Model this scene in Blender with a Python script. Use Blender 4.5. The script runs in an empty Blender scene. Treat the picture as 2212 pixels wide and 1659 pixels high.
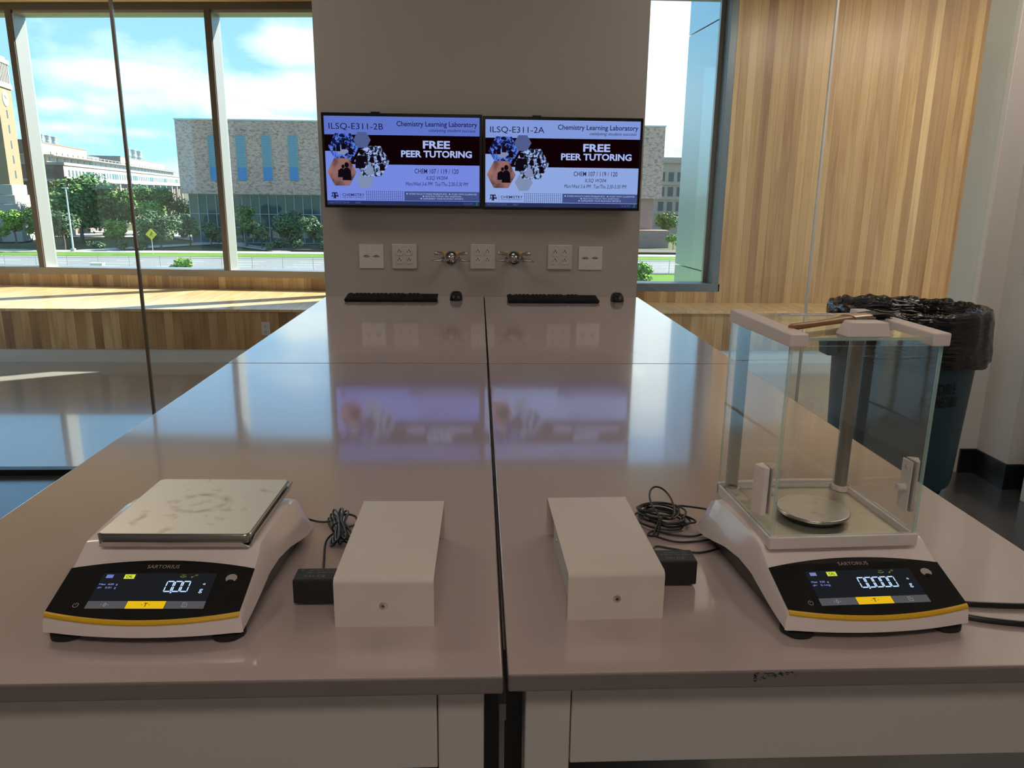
import bpy, bmesh, math, random
from mathutils import Vector, Matrix, noise as mnoise
R=math.radians
random.seed(7)
# ------------------------------------------------------------------ camera
W,H,FPX=2212,1659,1650.0
sc=bpy.context.scene
_Y=Vector((1033-W/2,417-H/2,FPX)).normalized()
_D=Vector((1031-W/2,7379-H/2,FPX)); _D=(_D-_Y*_D.dot(_Y)).normalized()
_Z=-_D
_X=_Y.cross(_Z)
if _X.x<0: _X=-_X
CAMZ=1.405
cam=bpy.data.cameras.new('camera'); camo=bpy.data.objects.new('camera',cam)
sc.collection.objects.link(camo); sc.camera=camo
cam.sensor_fit='HORIZONTAL'; cam.sensor_width=36.0; cam.lens=FPX*36.0/W
cam.clip_start=.02; cam.clip_end=3000
def w2(v): return Vector((_X.dot(v),_Y.dot(v),_Z.dot(v)))   # image axes -> world
cr=w2(Vector((1,0,0))); cu=w2(Vector((0,-1,0))); cb=w2(Vector((0,0,-1)))
m=Matrix(((cr.x,cu.x,cb.x,0),(cr.y,cu.y,cb.y,0),(cr.z,cu.z,cb.z,CAMZ),(0,0,0,1)))
camo.matrix_world=m
CP=Vector((0,0,CAMZ))
def ray(px,py): return w2(Vector((px-W/2,py-H/2,FPX)))
def atY(px,py,Y): r=ray(px,py); return CP+r*(Y/r.y)
def atZ(px,py,z): r=ray(px,py); return CP+r*((z-CAMZ)/r.z)
# ------------------------------------------------------------------ view + world + sun
vs=sc.view_settings; vs.view_transform='Standard'; vs.look='None'; vs.gamma=1.0; vs.use_curve_mapping=False
vs.exposure=0.0
wd=bpy.data.worlds.new('sky'); sc.world=wd; wd.use_nodes=True
nt=wd.node_tree; N=nt.nodes; L=nt.links; N.clear()
def node(nt,t,**k):
    n=nt.nodes.new(t)
    for a,b in k.items(): setattr(n,a,b)
    return n
def mth(nt,op,a,b=None,c=None,clamp=False):
    n=nt.nodes.new('ShaderNodeMath'); n.operation=op; n.use_clamp=clamp
    for i,v in enumerate((a,b,c)):
        if v is None: continue
        if isinstance(v,(int,float)): n.inputs[i].default_value=v
        else: nt.links.new(v,n.inputs[i])
    return n.outputs[0]
def mixc(nt,f,a,b,bt='MIX'):
    n=nt.nodes.new('ShaderNodeMix'); n.data_type='RGBA'; n.blend_type=bt
    for s,v in ((n.inputs[0],f),(n.inputs[6],a),(n.inputs[7],b)):
        if isinstance(v,(int,float)): s.default_value=v
        elif isinstance(v,tuple): s.default_value=v if len(v)==4 else v+(1,)
        else: nt.links.new(v,s)
    return n.outputs[2]
tc=node(nt,'ShaderNodeTexCoord'); sx=node(nt,'ShaderNodeSeparateXYZ'); L.new(tc.outputs['Generated'],sx.inputs[0])
az=mth(nt,'ARCTAN2',sx.outputs[0],sx.outputs[1]); el=mth(nt,'ARCSINE',sx.outputs[2])
cx=node(nt,'ShaderNodeCombineXYZ'); L.new(az,cx.inputs[0]); L.new(mth(nt,'MULTIPLY',el,2.2),cx.inputs[1])
nz=node(nt,'ShaderNodeTexNoise'); nz.inputs['Scale'].default_value=7; nz.inputs['Detail'].default_value=7; nz.inputs['Roughness'].default_value=.55; L.new(cx.outputs[0],nz.inputs['Vector'])
nz2=node(nt,'ShaderNodeTexNoise'); nz2.inputs['Scale'].default_value=2.6; nz2.inputs['Detail'].default_value=6; L.new(cx.outputs[0],nz2.inputs['Vector'])
def azel(px,py):
    r=ray(px,py).normalized(); return math.atan2(r.x,r.y),math.asin(r.z)
cloud=None
for px,py,rx,ry,wgt in ((235,158,165,34,1.0),(620,105,95,55,1.0),(640,200,160,62,1.0),(520,240,110,30,.85),(110,225,60,16,.6),(210,238,40,14,.55),(130,275,90,16,.6),(300,285,130,18,.6),(640,262,120,18,.9),(1440,150,190,330,1.15),(400,190,60,30,.5)):
    a0,e0=azel(px,py); a1,_=azel(px+rx,py); _,e1=azel(px,py-ry)
    dx=mth(nt,'DIVIDE',mth(nt,'SUBTRACT',az,a0),abs(a1-a0)); dy=mth(nt,'DIVIDE',mth(nt,'SUBTRACT',el,e0),abs(e1-e0))
    r2=mth(nt,'SQRT',mth(nt,'ADD',mth(nt,'MULTIPLY',dx,dx),mth(nt,'MULTIPLY',dy,dy)))
    v=mth(nt,'MULTIPLY',mth(nt,'SUBTRACT',1.55,r2),wgt)
    cloud=v if cloud is None else mth(nt,'MAXIMUM',cloud,v)
# general cloud field high up and around
cloud=mth(nt,'MAXIMUM',cloud,mth(nt,'MULTIPLY',mth(nt,'SUBTRACT',nz2.outputs[0],.45),3.0))
cm=mth(nt,'ADD',cloud,mth(nt,'MULTIPLY',mth(nt,'SUBTRACT',nz.outputs[0],.5),3.2))
cm=mth(nt,'MULTIPLY',mth(nt,'SUBTRACT',cm,.25),1.15,clamp=True)
skyc=mixc(nt,mth(nt,'MULTIPLY',el,2.4,clamp=True),(.40,.70,.86),(.17,.42,.80))
col=mixc(nt,mth(nt,'MULTIPLY',cm,.85),skyc,(.98,1.0,1.0))
below=mth(nt,'GREATER_THAN',el,0.0)
col=mixc(nt,below,(.30,.32,.26),col)
bg=node(nt,'ShaderNodeBackground'); L.new(col,bg.inputs[0]); bg.inputs[1].default_value=1.9
out=node(nt,'ShaderNodeOutputWorld'); L.new(bg.outputs[0],out.inputs[0])
sun=bpy.data.lights.new('sun','SUN'); suno=bpy.data.objects.new('sun',sun); sc.collection.objects.link(suno)
sun.energy=21; sun.angle=R(.6); sun.color=(1,.95,.86)
suno.rotation_euler=Vector((1.85,1.0,1.38)).to_track_quat('Z','Y').to_euler(); suno.location=(20,15,20)
# ------------------------------------------------------------------ materials
MT={}
def pmat(name,col,rough=.5,metal=0,spec=.5,coat=0,coatr=.05,coati=1.5,emis=None,es=0,trans=0,alpha=1,var=None,bump=None,sheen=0):
    m=bpy.data.materials.new(name); m.use_nodes=True; nt=m.node_tree; b=nt.nodes['Principled BSDF']
    b.inputs['Base Color'].default_value=tuple(col)+(1,); b.inputs['Roughness'].default_value=rough; b.inputs['Metallic'].default_value=metal
    b.inputs['Specular IOR Level'].default_value=spec; b.inputs['Coat Weight'].default_value=coat; b.inputs['Coat Roughness'].default_value=coatr; b.inputs['Coat IOR'].default_value=coati
    if emis: b.inputs['Emission Color'].default_value=tuple(emis)+(1,); b.inputs['Emission Strength'].default_value=es
    b.inputs['Alpha'].default_value=alpha
    tcn=node(nt,'ShaderNodeTexCoord')
    if var:   # (scale, colour2, contrast)
        n=node(nt,'ShaderNodeTexNoise'); n.inputs['Scale'].default_value=var[0]; n.inputs['Detail'].default_value=5; nt.links.new(tcn.outputs['Object'],n.inputs['Vector'])
        f=mth(nt,'MULTIPLY',mth(nt,'SUBTRACT',n.outputs[0],.5-.5/var[2]),var[2],clamp=True)
        nt.links.new(mixc(nt,f,tuple(col),var[1]),b.inputs['Base Color'])
    if bump:  # (scale, strength, distance)
        n=node(nt,'ShaderNodeTexNoise'); n.inputs['Scale'].default_value=bump[0]; n.inputs['Detail'].default_value=3; nt.links.new(tcn.outputs['Object'],n.inputs['Vector'])
        bp=node(nt,'ShaderNodeBump'); bp.inputs['Strength'].default_value=bump[1]; bp.inputs['Distance'].default_value=bump[2]
        nt.links.new(n.outputs[0],bp.inputs['Height']); nt.links.new(bp.outputs[0],b.inputs['Normal'])
    MT[name]=m; return m
def emat(name,col,s=1.0):
    m=bpy.data.materials.new(name); m.use_nodes=True; nt=m.node_tree; nt.nodes.clear()
    e=node(nt,'ShaderNodeEmission'); e.inputs[0].default_value=tuple(col)+(1,); e.inputs[1].default_value=s
    o=node(nt,'ShaderNodeOutputMaterial'); nt.links.new(e.outputs[0],o.inputs[0]); MT[name]=m; return m
def glassmat(name,tint,ior=1.5,gain=1.0,rough=0.0):
    m=bpy.data.materials.new(name); m.use_nodes=True; nt=m.node_tree; nt.nodes.clear()
    t=node(nt,'ShaderNodeBsdfTransparent'); t.inputs[0].default_value=tuple(tint)+(1,)
    g=node(nt,'ShaderNodeBsdfGlossy'); g.inputs['Roughness'].default_value=rough; g.inputs[0].default_value=(.95,1,.98,1)
    f=node(nt,'ShaderNodeFresnel'); ge=node(nt,'ShaderNodeNewGeometry')
    nt.links.new(mth(nt,'ADD',ior,mth(nt,'MULTIPLY',ge.outputs['Backfacing'],1/ior-ior)),f.inputs[0])
    mx=node(nt,'ShaderNodeMixShader'); nt.links.new(mth(nt,'MULTIPLY',f.outputs[0],gain,clamp=True),mx.inputs[0]); nt.links.new(t.outputs[0],mx.inputs[1]); nt.links.new(g.outputs[0],mx.inputs[2])
    o=node(nt,'ShaderNodeOutputMaterial'); nt.links.new(mx.outputs[0],o.inputs[0]); MT[name]=m; return m
def plankmat(name,pal,wid=.075,axis=0,rough=.35,grain=.5,long=2,spec=.4):
    """boards of width wid counted along `axis`, grain running along `long`"""
    m=bpy.data.materials.new(name); m.use_nodes=True; nt=m.node_tree; b=nt.nodes['Principled BSDF']
    tcn=node(nt,'ShaderNodeTexCoord'); s=node(nt,'ShaderNodeSeparateXYZ'); nt.links.new(tcn.outputs['Object'],s.inputs[0])
    u=mth(nt,'DIVIDE',s.outputs[axis],wid); fl=mth(nt,'FLOOR',u); fr=mth(nt,'FRACT',u)
    wn=node(nt,'ShaderNodeTexWhiteNoise',noise_dimensions='1D'); nt.links.new(fl,wn.inputs['W'])
    rp=node(nt,'ShaderNodeValToRGB'); rp.color_ramp.interpolation='LINEAR'
    els=rp.color_ramp.elements
    while len(els)<len(pal): els.new(.5)
    for i,c in enumerate(pal): els[i].position=i/(len(pal)-1); els[i].color=tuple(c)+(1,)
    nt.links.new(wn.outputs[0],rp.inputs[0])
    mp=node(nt,'ShaderNodeMapping'); sc_=[26,26,26]; sc_[long]=1.3
    mp.inputs['Scale'].default_value=sc_; cxx=node(nt,'ShaderNodeCombineXYZ')
    nt.links.new(mth(nt,'MULTIPLY',wn.outputs[0],37.0),cxx.inputs[long]); va=node(nt,'ShaderNodeVectorMath',operation='ADD')
    nt.links.new(tcn.outputs['Object'],va.inputs[0]); nt.links.new(cxx.outputs[0],va.inputs[1]); nt.links.new(va.outputs[0],mp.inputs[0])
    n=node(nt,'ShaderNodeTexNoise'); n.inputs['Scale'].default_value=1.0; n.inputs['Detail'].default_value=6; n.inputs['Distortion'].default_value=1.2; nt.links.new(mp.outputs[0],n.inputs['Vector'])
    w=node(nt,'ShaderNodeTexWave',wave_type='RINGS',rings_direction='X' if long!=0 else 'Y'); w.inputs['Scale'].default_value=.32; w.inputs['Distortion'].default_value=3.5; w.inputs['Detail'].default_value=2; nt.links.new(mp.outputs[0],w.inputs['Vector'])
    g=mth(nt,'ADD',mth(nt,'MULTIPLY',n.outputs[0],.75),mth(nt,'MULTIPLY',w.outputs['Fac'],.25))
    dark=mixc(nt,1.0,rp.outputs[0],(.62,.50,.38),'MULTIPLY')
    c=mixc(nt,mth(nt,'MULTIPLY',mth(nt,'SUBTRACT',g,.36),grain*3,clamp=True),rp.outputs[0],dark)
    edge=mth(nt,'LESS_THAN',mth(nt,'MINIMUM',fr,mth(nt,'SUBTRACT',1.0,fr)),.018)
    c=mixc(nt,mth(nt,'MULTIPLY',edge,.55),c,(.10,.05,.02))
    nt.links.new(c,b.inputs['Base Color']); b.inputs['Roughness'].default_value=rough; b.inputs['Specular IOR Level'].default_value=spec
    MT[name]=m; return m
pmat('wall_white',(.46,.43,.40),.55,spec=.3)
pmat('wall_reveal',(.92,.86,.79),.5,spec=.3)  # lighter copy of the side wall paint, window light put into its colour
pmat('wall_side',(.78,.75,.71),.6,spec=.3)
pmat('ceiling_paint',(.62,.58,.53),.8,spec=.2)
pmat('lab_floor',(.035,.036,.038),.3,spec=.4,coat=.8,coatr=.16,coati=1.6,var=(3,(.055,.058,.06),1.5),bump=(60,.04,.01))
pmat('corridor_floor',(.44,.405,.355),.2,spec=.5,coat=.8,coatr=.06,coati=1.6,var=(2.2,(.49,.455,.40),1.5),bump=(2.5,.03,.02))
pmat('black_base',(.014,.014,.015),.35)
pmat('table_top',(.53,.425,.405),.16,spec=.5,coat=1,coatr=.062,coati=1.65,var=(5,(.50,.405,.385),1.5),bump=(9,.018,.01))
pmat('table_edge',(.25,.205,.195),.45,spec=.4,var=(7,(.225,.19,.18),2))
pmat('table_paint',(.66,.60,.57),.4,spec=.4)
pmat('table_dark',(.02,.03,.032),.4)
pmat('alu',(.37,.355,.34),.38,metal=.6)
pmat('alu_bronze',(.115,.095,.08),.4,spec=.4)
pmat('sill_brown',(.30,.26,.22),.4,spec=.4)
pmat('alu_blue',(.16,.20,.23),.35,metal=.3)
pmat('silicone_dark',(.16,.115,.08),.35)
pmat('white_toe',(.80,.82,.79),.45)
pmat('silicone',(.92,.88,.80),.4)  # right joint: light passing the glass edges put into its pale colour
pmat('balance_white',(.90,.79,.76),.16,spec=.55,coat=.35,coatr=.08)
pmat('shield_white',(.86,.75,.72),.4,spec=.4)
pmat('balance_black',(.014,.014,.016),.3,bump=(300,.05,.001))
pmat('rubber',(.01,.01,.011),.6)
pmat('panel_black',(.012,.012,.013),.09,spec=.5)
pmat('yellow_line',(.80,.46,.02),.35)
emat('disp_bg',(.012,.013,.016),1.0)
emat('disp_digit',(.50,.70,1.0),1.25); emat('disp_text',(.28,.36,.9),1.0); emat('disp_yellow',(.62,.74,.05),1.0)
emat('disp_key',(.085,.085,.09),1.0); emat('disp_amber',(.78,.47,.01),1.0); emat('disp_icon',(.27,.27,.27),1.0); emat('disp_dim',(.18,.23,.04),1.0); emat('disp_dark',(.01,.01,.01),1.0)
pmat('print_grey',(.42,.37,.34),.4)
def steel(name,col,rough,stain):
    m=pmat(name,col,rough,metal=.75); nt=m.node_tree; b=nt.nodes['Principled BSDF']
    tcn=node(nt,'ShaderNodeTexCoord')
    mp=node(nt,'ShaderNodeMapping'); mp.inputs['Scale'].default_value=(60,1500,60); nt.links.new(tcn.outputs['Object'],mp.inputs[0])
    n=node(nt,'ShaderNodeTexNoise'); n.inputs['Scale'].default_value=1; n.inputs['Detail'].default_value=3; nt.links.new(mp.outputs[0],n.inputs['Vector'])
    n2=node(nt,'ShaderNodeTexNoise'); n2.inputs['Scale'].default_value=48; n2.inputs['Detail'].default_value=5; n2.inputs['Distortion'].default_value=.25; nt.links.new(tcn.outputs['Object'],n2.inputs['Vector'])
    f=mth(nt,'MULTIPLY',mth(nt,'SUBTRACT',n2.outputs[0],.60),7.0,clamp=True)
    s=node(nt,'ShaderNodeSeparateXYZ'); nt.links.new(tcn.outputs['Object'],s.inputs[0])
    dx=mth(nt,'SUBTRACT',s.outputs[0],.004); dy=mth(nt,'SUBTRACT',s.outputs[1],.178)
    r=mth(nt,'SQRT',mth(nt,'ADD',mth(nt,'MULTIPLY',dx,dx),mth(nt,'MULTIPLY',mth(nt,'MULTIPLY',dy,dy),1.4)))
    n3=node(nt,'ShaderNodeTexNoise'); n3.inputs['Scale'].default_value=70; n3.inputs['Detail'].default_value=6; nt.links.new(tcn.outputs['Object'],n3.inputs['Vector'])
    ring=mth(nt,'SUBTRACT',1.0,mth(nt,'MULTIPLY',mth(nt,'ABSOLUTE',mth(nt,'SUBTRACT',r,.033)),95),clamp=True)
    ring=mth(nt,'MULTIPLY',ring,mth(nt,'MULTIPLY',mth(nt,'SUBTRACT',n3.outputs[0],.34),3.0,clamp=True))
    f=mth(nt,'ADD',mth(nt,'MULTIPLY',f,.45),mth(nt,'MULTIPLY',ring,.75 if stain else 0),clamp=True)
    nt.links.new(mixc(nt,f,tuple(col),(col[0]*.5,col[1]*.45,col[2]*.36)),b.inputs['Base Color'])
    nt.links.new(mth(nt,'ADD',rough,mth(nt,'MULTIPLY',f,.25)),b.inputs['Roughness'])
    bp=node(nt,'ShaderNodeBump'); bp.inputs['Strength'].default_value=.15; bp.inputs['Distance'].default_value=.0004; nt.links.new(n.outputs[0],bp.inputs['Height']); nt.links.new(bp.outputs[0],b.inputs['Normal'])
    return m
steel('steel_pan',(.88,.80,.67),.42,True); steel('steel_floor',(.62,.57,.45),.32,False); steel('steel_disc',(.74,.68,.62),.30,False)
pmat('steel_edge',(.55,.53,.50),.25,metal=1); pmat('chrome',(.50,.49,.48),.12,metal=1); pmat('screw_steel',(.6,.58,.55),.3,metal=1)
pmat('box_cream',(.72,.65,.58),.42,spec=.4,var=(18,(.75,.68,.61),1.6)); pmat('box_side',(.62,.60,.57),.42,spec=.4)
pmat('adapter_black',(.012,.013,.015),.38); pmat('adapter_print',(.22,.24,.25),.5); pmat('cable_black',(.012,.012,.012),.35)
pmat('pillar_grey',(.27,.245,.215),.35,metal=.3)
glassmat('shield_glass',(.985,.995,.99),1.5,1.15); pmat('glass_edge',(.50,.72,.64),.12,spec=.8,alpha=.65)
glassmat('window_glass',(.90,.955,.965),1.5,1.0); glassmat('partition_glass',(.985,.985,.975),1.5,1.1)
pmat('key_black',(.008,.008,.009),.6,spec=.2); pmat('mouse_black',(.010,.010,.011),.35,spec=.3)
pmat('plate_grey',(.60,.565,.54),.4); pmat('plate_white',(.70,.68,.665),.4); pmat('slot_dark',(.02,.018,.016),.5); pmat('outlet_face',(.62,.58,.555),.35)
pmat('knob_yellow',(.75,.38,.02),.4); pmat('knob_blue',(.05,.2,.5),.4); pmat('valve_black',(.02,.02,.022),.35)
pmat('tv_black',(.006,.006,.007),.25)
pmat('bin_blue',(.035,.085,.125),.42,spec=.4,bump=(120,.04,.003)); pmat('bin_print',(.008,.008,.009),.5)
def linermat():
    m=pmat('bin_liner',(.006,.006,.007),.12,spec=.6); nt=m.node_tree; b=nt.nodes['Principled BSDF']
    tcn=node(nt,'ShaderNodeTexCoord'); mp=node(nt,'ShaderNodeMapping'); mp.inputs['Scale'].default_value=(7,7,30); nt.links.new(tcn.outputs['Object'],mp.inputs[0])
    n=node(nt,'ShaderNodeTexNoise'); n.inputs['Scale'].default_value=1.3; n.inputs['Detail'].default_value=3; n.inputs['Distortion'].default_value=1.2; nt.links.new(mp.outputs[0],n.inputs['Vector'])
    bp=node(nt,'ShaderNodeBump'); bp.inputs['Strength'].default_value=.6; bp.inputs['Distance'].default_value=.02; nt.links.new(n.outputs[0],bp.inputs['Height']); nt.links.new(bp.outputs[0],b.inputs['Normal'])
linermat()
pmat('brush_wood',(.36,.17,.05),.35,spec=.5,var=(60,(.28,.12,.035),2)); pmat('ferrule',(.50,.40,.32),.3,metal=1); pmat('bristle',(.008,.008,.008),.6)
pmat('label_paper',(.75,.70,.66),.5); pmat('ink',(.05,.05,.06),.5)
PAL=[(.34,.195,.095),(.58,.385,.18),(.70,.49,.24),(.42,.255,.125),(.62,.42,.20),(.78,.585,.32),(.50,.315,.15),(.72,.52,.27)]
plankmat('wood_wall',PAL,.072,0,.33,.75,2)
plankmat('wood_top',[(.78,.56,.28),(.86,.64,.34),(.74,.52,.26),(.82,.60,.31)],.11,0,.24,.35,1,spec=.6)
plankmat('wood_ceiling',PAL,.09,1,.45,.45,0)
# exterior
def brickmat(name,c1,c2,s,con):
    m=pmat(name,c1,.85,spec=.2); nt=m.node_tree; b=nt.nodes['Principled BSDF']
    tcn=node(nt,'ShaderNodeTexCoord'); mp=node(nt,'ShaderNodeMapping'); mp.inputs['Scale'].default_value=(s,s,s*2.2); nt.links.new(tcn.outputs['Object'],mp.inputs[0])
    v=node(nt,'ShaderNodeTexNoise'); v.inputs['Scale'].default_value=1.0; v.inputs['Detail'].default_value=2; v.inputs['Distortion'].default_value=.8; nt.links.new(mp.outputs[0],v.inputs['Vector'])
    f=mth(nt,'MULTIPLY',mth(nt,'SUBTRACT',v.outputs[0],.47),con,clamp=True)
    nt.links.new(mixc(nt,f,tuple(c1),tuple(c2)),b.inputs['Base Color'])
brickmat('brick_mottled',(.64,.42,.34),(.33,.215,.175),1.5,6)
brickmat('brick_red',(.40,.25,.20),(.33,.20,.16),.8,4)
brickmat('tower_brick',(.29,.205,.125),(.25,.175,.105),1.5,3)
pmat('stone_cream',(.40,.355,.29),.8,var=(.3,(.36,.32,.26),1.5)); pmat('brick_brown',(.20,.145,.115),.85); pmat('stone_pale',(.36,.335,.29),.8)
pmat('curtain_glass',(.06,.13,.13),.06,spec=.9,metal=.35); pmat('slot_glass',(.10,.28,.38),.15,spec=.7); pmat('slot_blue',(.03,.22,.50),.2,spec=.6); pmat('mull_grey',(.35,.40,.40),.4)
pmat('far_glass',(.06,.09,.10),.15); pmat('galv',(.55,.60,.60),.35,metal=.6); pmat('roof_dark',(.12,.12,.13),.8)
pmat('asphalt',(.17,.17,.165),.9,var=(.06,(.22,.22,.215),1.5)); pmat('concrete',(.42,.385,.33),.9,var=(.2,(.37,.34,.30),1.5)); pmat('paint_white',(.8,.8,.76),.8)
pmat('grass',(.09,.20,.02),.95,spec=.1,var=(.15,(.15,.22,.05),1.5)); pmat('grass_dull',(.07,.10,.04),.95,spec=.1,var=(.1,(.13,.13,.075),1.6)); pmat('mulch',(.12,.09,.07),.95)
def leafmat(name,c1,c2):
    m=pmat(name,c1,.6,spec=.25); nt=m.node_tree; b=nt.nodes['Principled BSDF']
    g=node(nt,'ShaderNodeNewGeometry'); nt.links.new(mixc(nt,g.outputs['Random Per Island'],tuple(c1),tuple(c2)),b.inputs['Base Color'])
leafmat('leaf_oak',(.05,.13,.025),(.15,.25,.07)); leafmat('leaf_light',(.13,.28,.03),(.28,.42,.08)); leafmat('leaf_blue',(.06,.12,.05),(.14,.20,.10))
pmat('bark',(.16,.12,.09),.9); pmat('fence_wire',(.30,.31,.31),.6); pmat('pole_grey',(.62,.66,.66),.4,metal=.3); pmat('sign_yellow',(.85,.60,.01),.5); pmat('panel_metal',(.50,.62,.66),.28,metal=.75,spec=.5)
pmat('cloth_blue',(.12,.18,.35),.8); pmat('cloth_pink',(.45,.22,.2),.8); pmat('skin',(.5,.32,.24),.6); pmat('car_white',(.8,.8,.8),.2,coat=.5)
emat('lamp_panel',(1,.87,.76),7.8)  # glow of the fill lights added in the lab
# ------------------------------------------------------------------ builders
C=sc.collection
class MB:
    def __init__(s): s.v=[]; s.f=[]; s.mi=[]; s.m=0
    def add(s,vs,fs):
        o=len(s.v); s.v+= [tuple(v) for v in vs]; s.f+=[tuple(i+o for i in f) for f in fs]; s.mi+=[s.m]*len(fs); return s
    def box(s,x0,x1,y0,y1,z0,z1):
        if x0>x1:x0,x1=x1,x0
        if y0>y1:y0,y1=y1,y0
        if z0>z1:z0,z1=z1,z0
        v=[(x,y,z) for z in (z0,z1) for y in (y0,y1) for x in (x0,x1)]
        return s.add(v,[(0,2,3,1),(4,5,7,6),(0,1,5,4),(1,3,7,5),(3,2,6,7),(2,0,4,6)])
    def hexa(s,b,t):   # 4 bottom, 4 top points ccw
        return s.add(list(b)+list(t),[(3,2,1,0),(4,5,6,7),(0,1,5,4),(1,2,6,5),(2,3,7,6),(3,0,4,7)])
    def prism(s,poly,fn,a,b):   # poly of 2d points, fn(p,q,h)->xyz
        n=len(poly); v=[fn(p,q,a) for p,q in poly]+[fn(p,q,b) for p,q in poly]
        return s.add(v,[tuple(range(n-1,-1,-1)),tuple(range(n,2*n))]+[(i,(i+1)%n,n+(i+1)%n,n+i) for i in range(n)])
    def cone(s,p0,p1,r0,r1,n=16,caps=True):
        p0=Vector(p0);p1=Vector(p1);d=(p1-p0).normalized(); a=d.orthogonal().normalized(); b=d.cross(a)
        v=[]
        for p,r in ((p0,r0),(p1,r1)):
            for i in range(n):
                t=2*math.pi*i/n; v.append(p+a*(r*math.cos(t))+b*(r*math.sin(t)))
        fs=[(i,(i+1)%n,n+(i+1)%n,n+i) for i in range(n)]
        if caps: fs+=[tuple(range(n-1,-1,-1)),tuple(range(n,2*n))]
        return s.add(v,fs)
    def lathe(s,prof,c=(0,0,0),n=32,ax='z',cap=True,rf=None):
        v=[];c=Vector(c)
        for k,(r,h) in enumerate(prof):
            for i in range(n):
                t=2*math.pi*i/n; rr=r*(rf(t,k) if rf else 1)
                q=(rr*math.cos(t),rr*math.sin(t),h) if ax=='z' else (rr*math.cos(t),h,rr*math.sin(t)) if ax=='y' else (h,rr*math.cos(t),rr*math.sin(t))
                v.append(c+Vector(q))
        m=len(prof); fs=[(k*n+i,k*n+(i+1)%n,(k+1)*n+(i+1)%n,(k+1)*n+i) for k in range(m-1) for i in range(n)]
        if cap: fs+=[tuple(range(n-1,-1,-1)),tuple((m-1)*n+i for i in range(n))]
        return s.add(v,fs)
    def tube(s,pts,r,n=8):
        pts=[Vector(p) for p in pts]; a=None; v=[]
        for i,p in enumerate(pts):
            d=(pts[min(i+1,len(pts)-1)]-pts[max(i-1,0)]).normalized()
            if a is None: a=d.orthogonal().normalized()
            a=(a-d*a.dot(d)); a=a.normalized() if a.length>1e-6 else d.orthogonal().normalized()
            b=d.cross(a); rr=r[i] if isinstance(r,(list,tuple)) else r
            for k in range(n):
                t=2*math.pi*k/n; v.append(p+a*rr*math.cos(t)+b*rr*math.sin(t))
        m=len(pts); fs=[(i*n+k,i*n+(k+1)%n,(i+1)*n+(k+1)%n,(i+1)*n+k) for i in range(m-1) for k in range(n)]
        fs+=[tuple(range(n-1,-1,-1)),tuple((m-1)*n+k for k in range(n))]
        return s.add(v,fs)
    def build(s,name,mat,parent=None,smooth=False,bevel=0,seg=2,loc=None,rot=None,fix=True):
        me=bpy.data.meshes.new(name); me.from_pydata(s.v,[],s.f)
        mats=mat if isinstance(mat,(list,tuple)) else [mat]
        for q in mats: me.materials.append(MT[q] if isinstance(q,str) else q)
        for p,i in zip(me.polygons,s.mi): p.material_index=i
        if fix:
            bm=bmesh.new(); bm.from_mesh(me); bmesh.ops.recalc_face_normals(bm,faces=bm.faces[:]); bm.to_mesh(me); bm.free()
        if smooth:
            for p in me.polygons: p.use_smooth=True
            try: me.set_sharp_from_angle(angle=R(40 if smooth is True else smooth))
            except Exception: pass
        me.update(); o=bpy.data.objects.new(name,me); C.objects.link(o)
        if parent is not None: o.parent=parent
        if loc: o.location=loc
        if rot: o.rotation_euler=rot
        if bevel:
            b=o.modifiers.new('bevel','BEVEL'); b.width=bevel; b.segments=seg; b.limit_method='ANGLE'; b.angle_limit=R(35); b.harden_normals=False
        return o
def spline(pts,n=8):
    P=[Vector(p) for p in pts]; o=[]
    for i in range(len(P)-1):
        a=P[max(i-1,0)];b=P[i];c=P[i+1];d=P[min(i+2,len(P)-1)]
        for k in range(n):
            t=k/n; o.append(.5*((2*b)+(c-a)*t+(2*a-5*b+4*c-d)*t*t+(3*b-a-3*c+d)*t**3))
    o.append(P[-1]); return o
def struct(o): o['kind']='structure'; return o
def tag(o,label,cat,group=None,kind=None):
    o['label']=label; o['category']=cat
    if group: o['group']=group
    if kind: o['kind']=kind
    return o
def thing(name,label,cat,loc=(0,0,0),rz=0,group=None):
    o=bpy.data.objects.new(name,None); C.objects.link(o); o.location=loc; o.rotation_euler=(0,0,rz); o.empty_display_size=.05
    return tag(o,label,cat,group)
def copy_tree(o,parent=None):
    c=o.copy(); C.objects.link(c); c.parent=parent
    for ch in [q for q in list(C.objects) if q.parent==o and q is not c]: copy_tree(ch,c)
    return c
_tc={}
def text(name,s,mat,parent,box,fn,depth=.0002,shear=0,bold=0,fit=True,sx=None):
    """letters fitted to box (u0,u1,v0,v1); fn(u,v,h)->xyz"""
    key=(s,shear,bold)
    if key not in _tc:
        cu=bpy.data.curves.new('t','FONT'); cu.body=s; cu.size=1; cu.shear=shear; cu.offset=bold; cu.resolution_u=3
        ob=bpy.data.objects.new('t',cu); C.objects.link(ob); dg=bpy.context.evaluated_depsgraph_get(); dg.update()
        me=bpy.data.meshes.new_from_object(ob.evaluated_get(dg)); 
        vv=[tuple(v.co[:2]) for v in me.vertices]; ff=[tuple(p.vertices) for p in me.polygons]
        bpy.data.objects.remove(ob); bpy.data.meshes.remove(me); _tc[key]=(vv,ff)
    vv,ff=_tc[key]; xs=[v[0] for v in vv]; ys=[v[1] for v in vv]; x0,x1,y0,y1=min(xs),max(xs),min(ys),max(ys)
    u0,u1,v0,v1=box
    M=MB(); M.add([fn(u0+(x-x0)/(x1-x0)*(u1-u0),v0+(y-y0)/(y1-y0)*(v1-v0),depth) for x,y in vv],ff)
    return M.build(name,mat,parent,fix=False)
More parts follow.
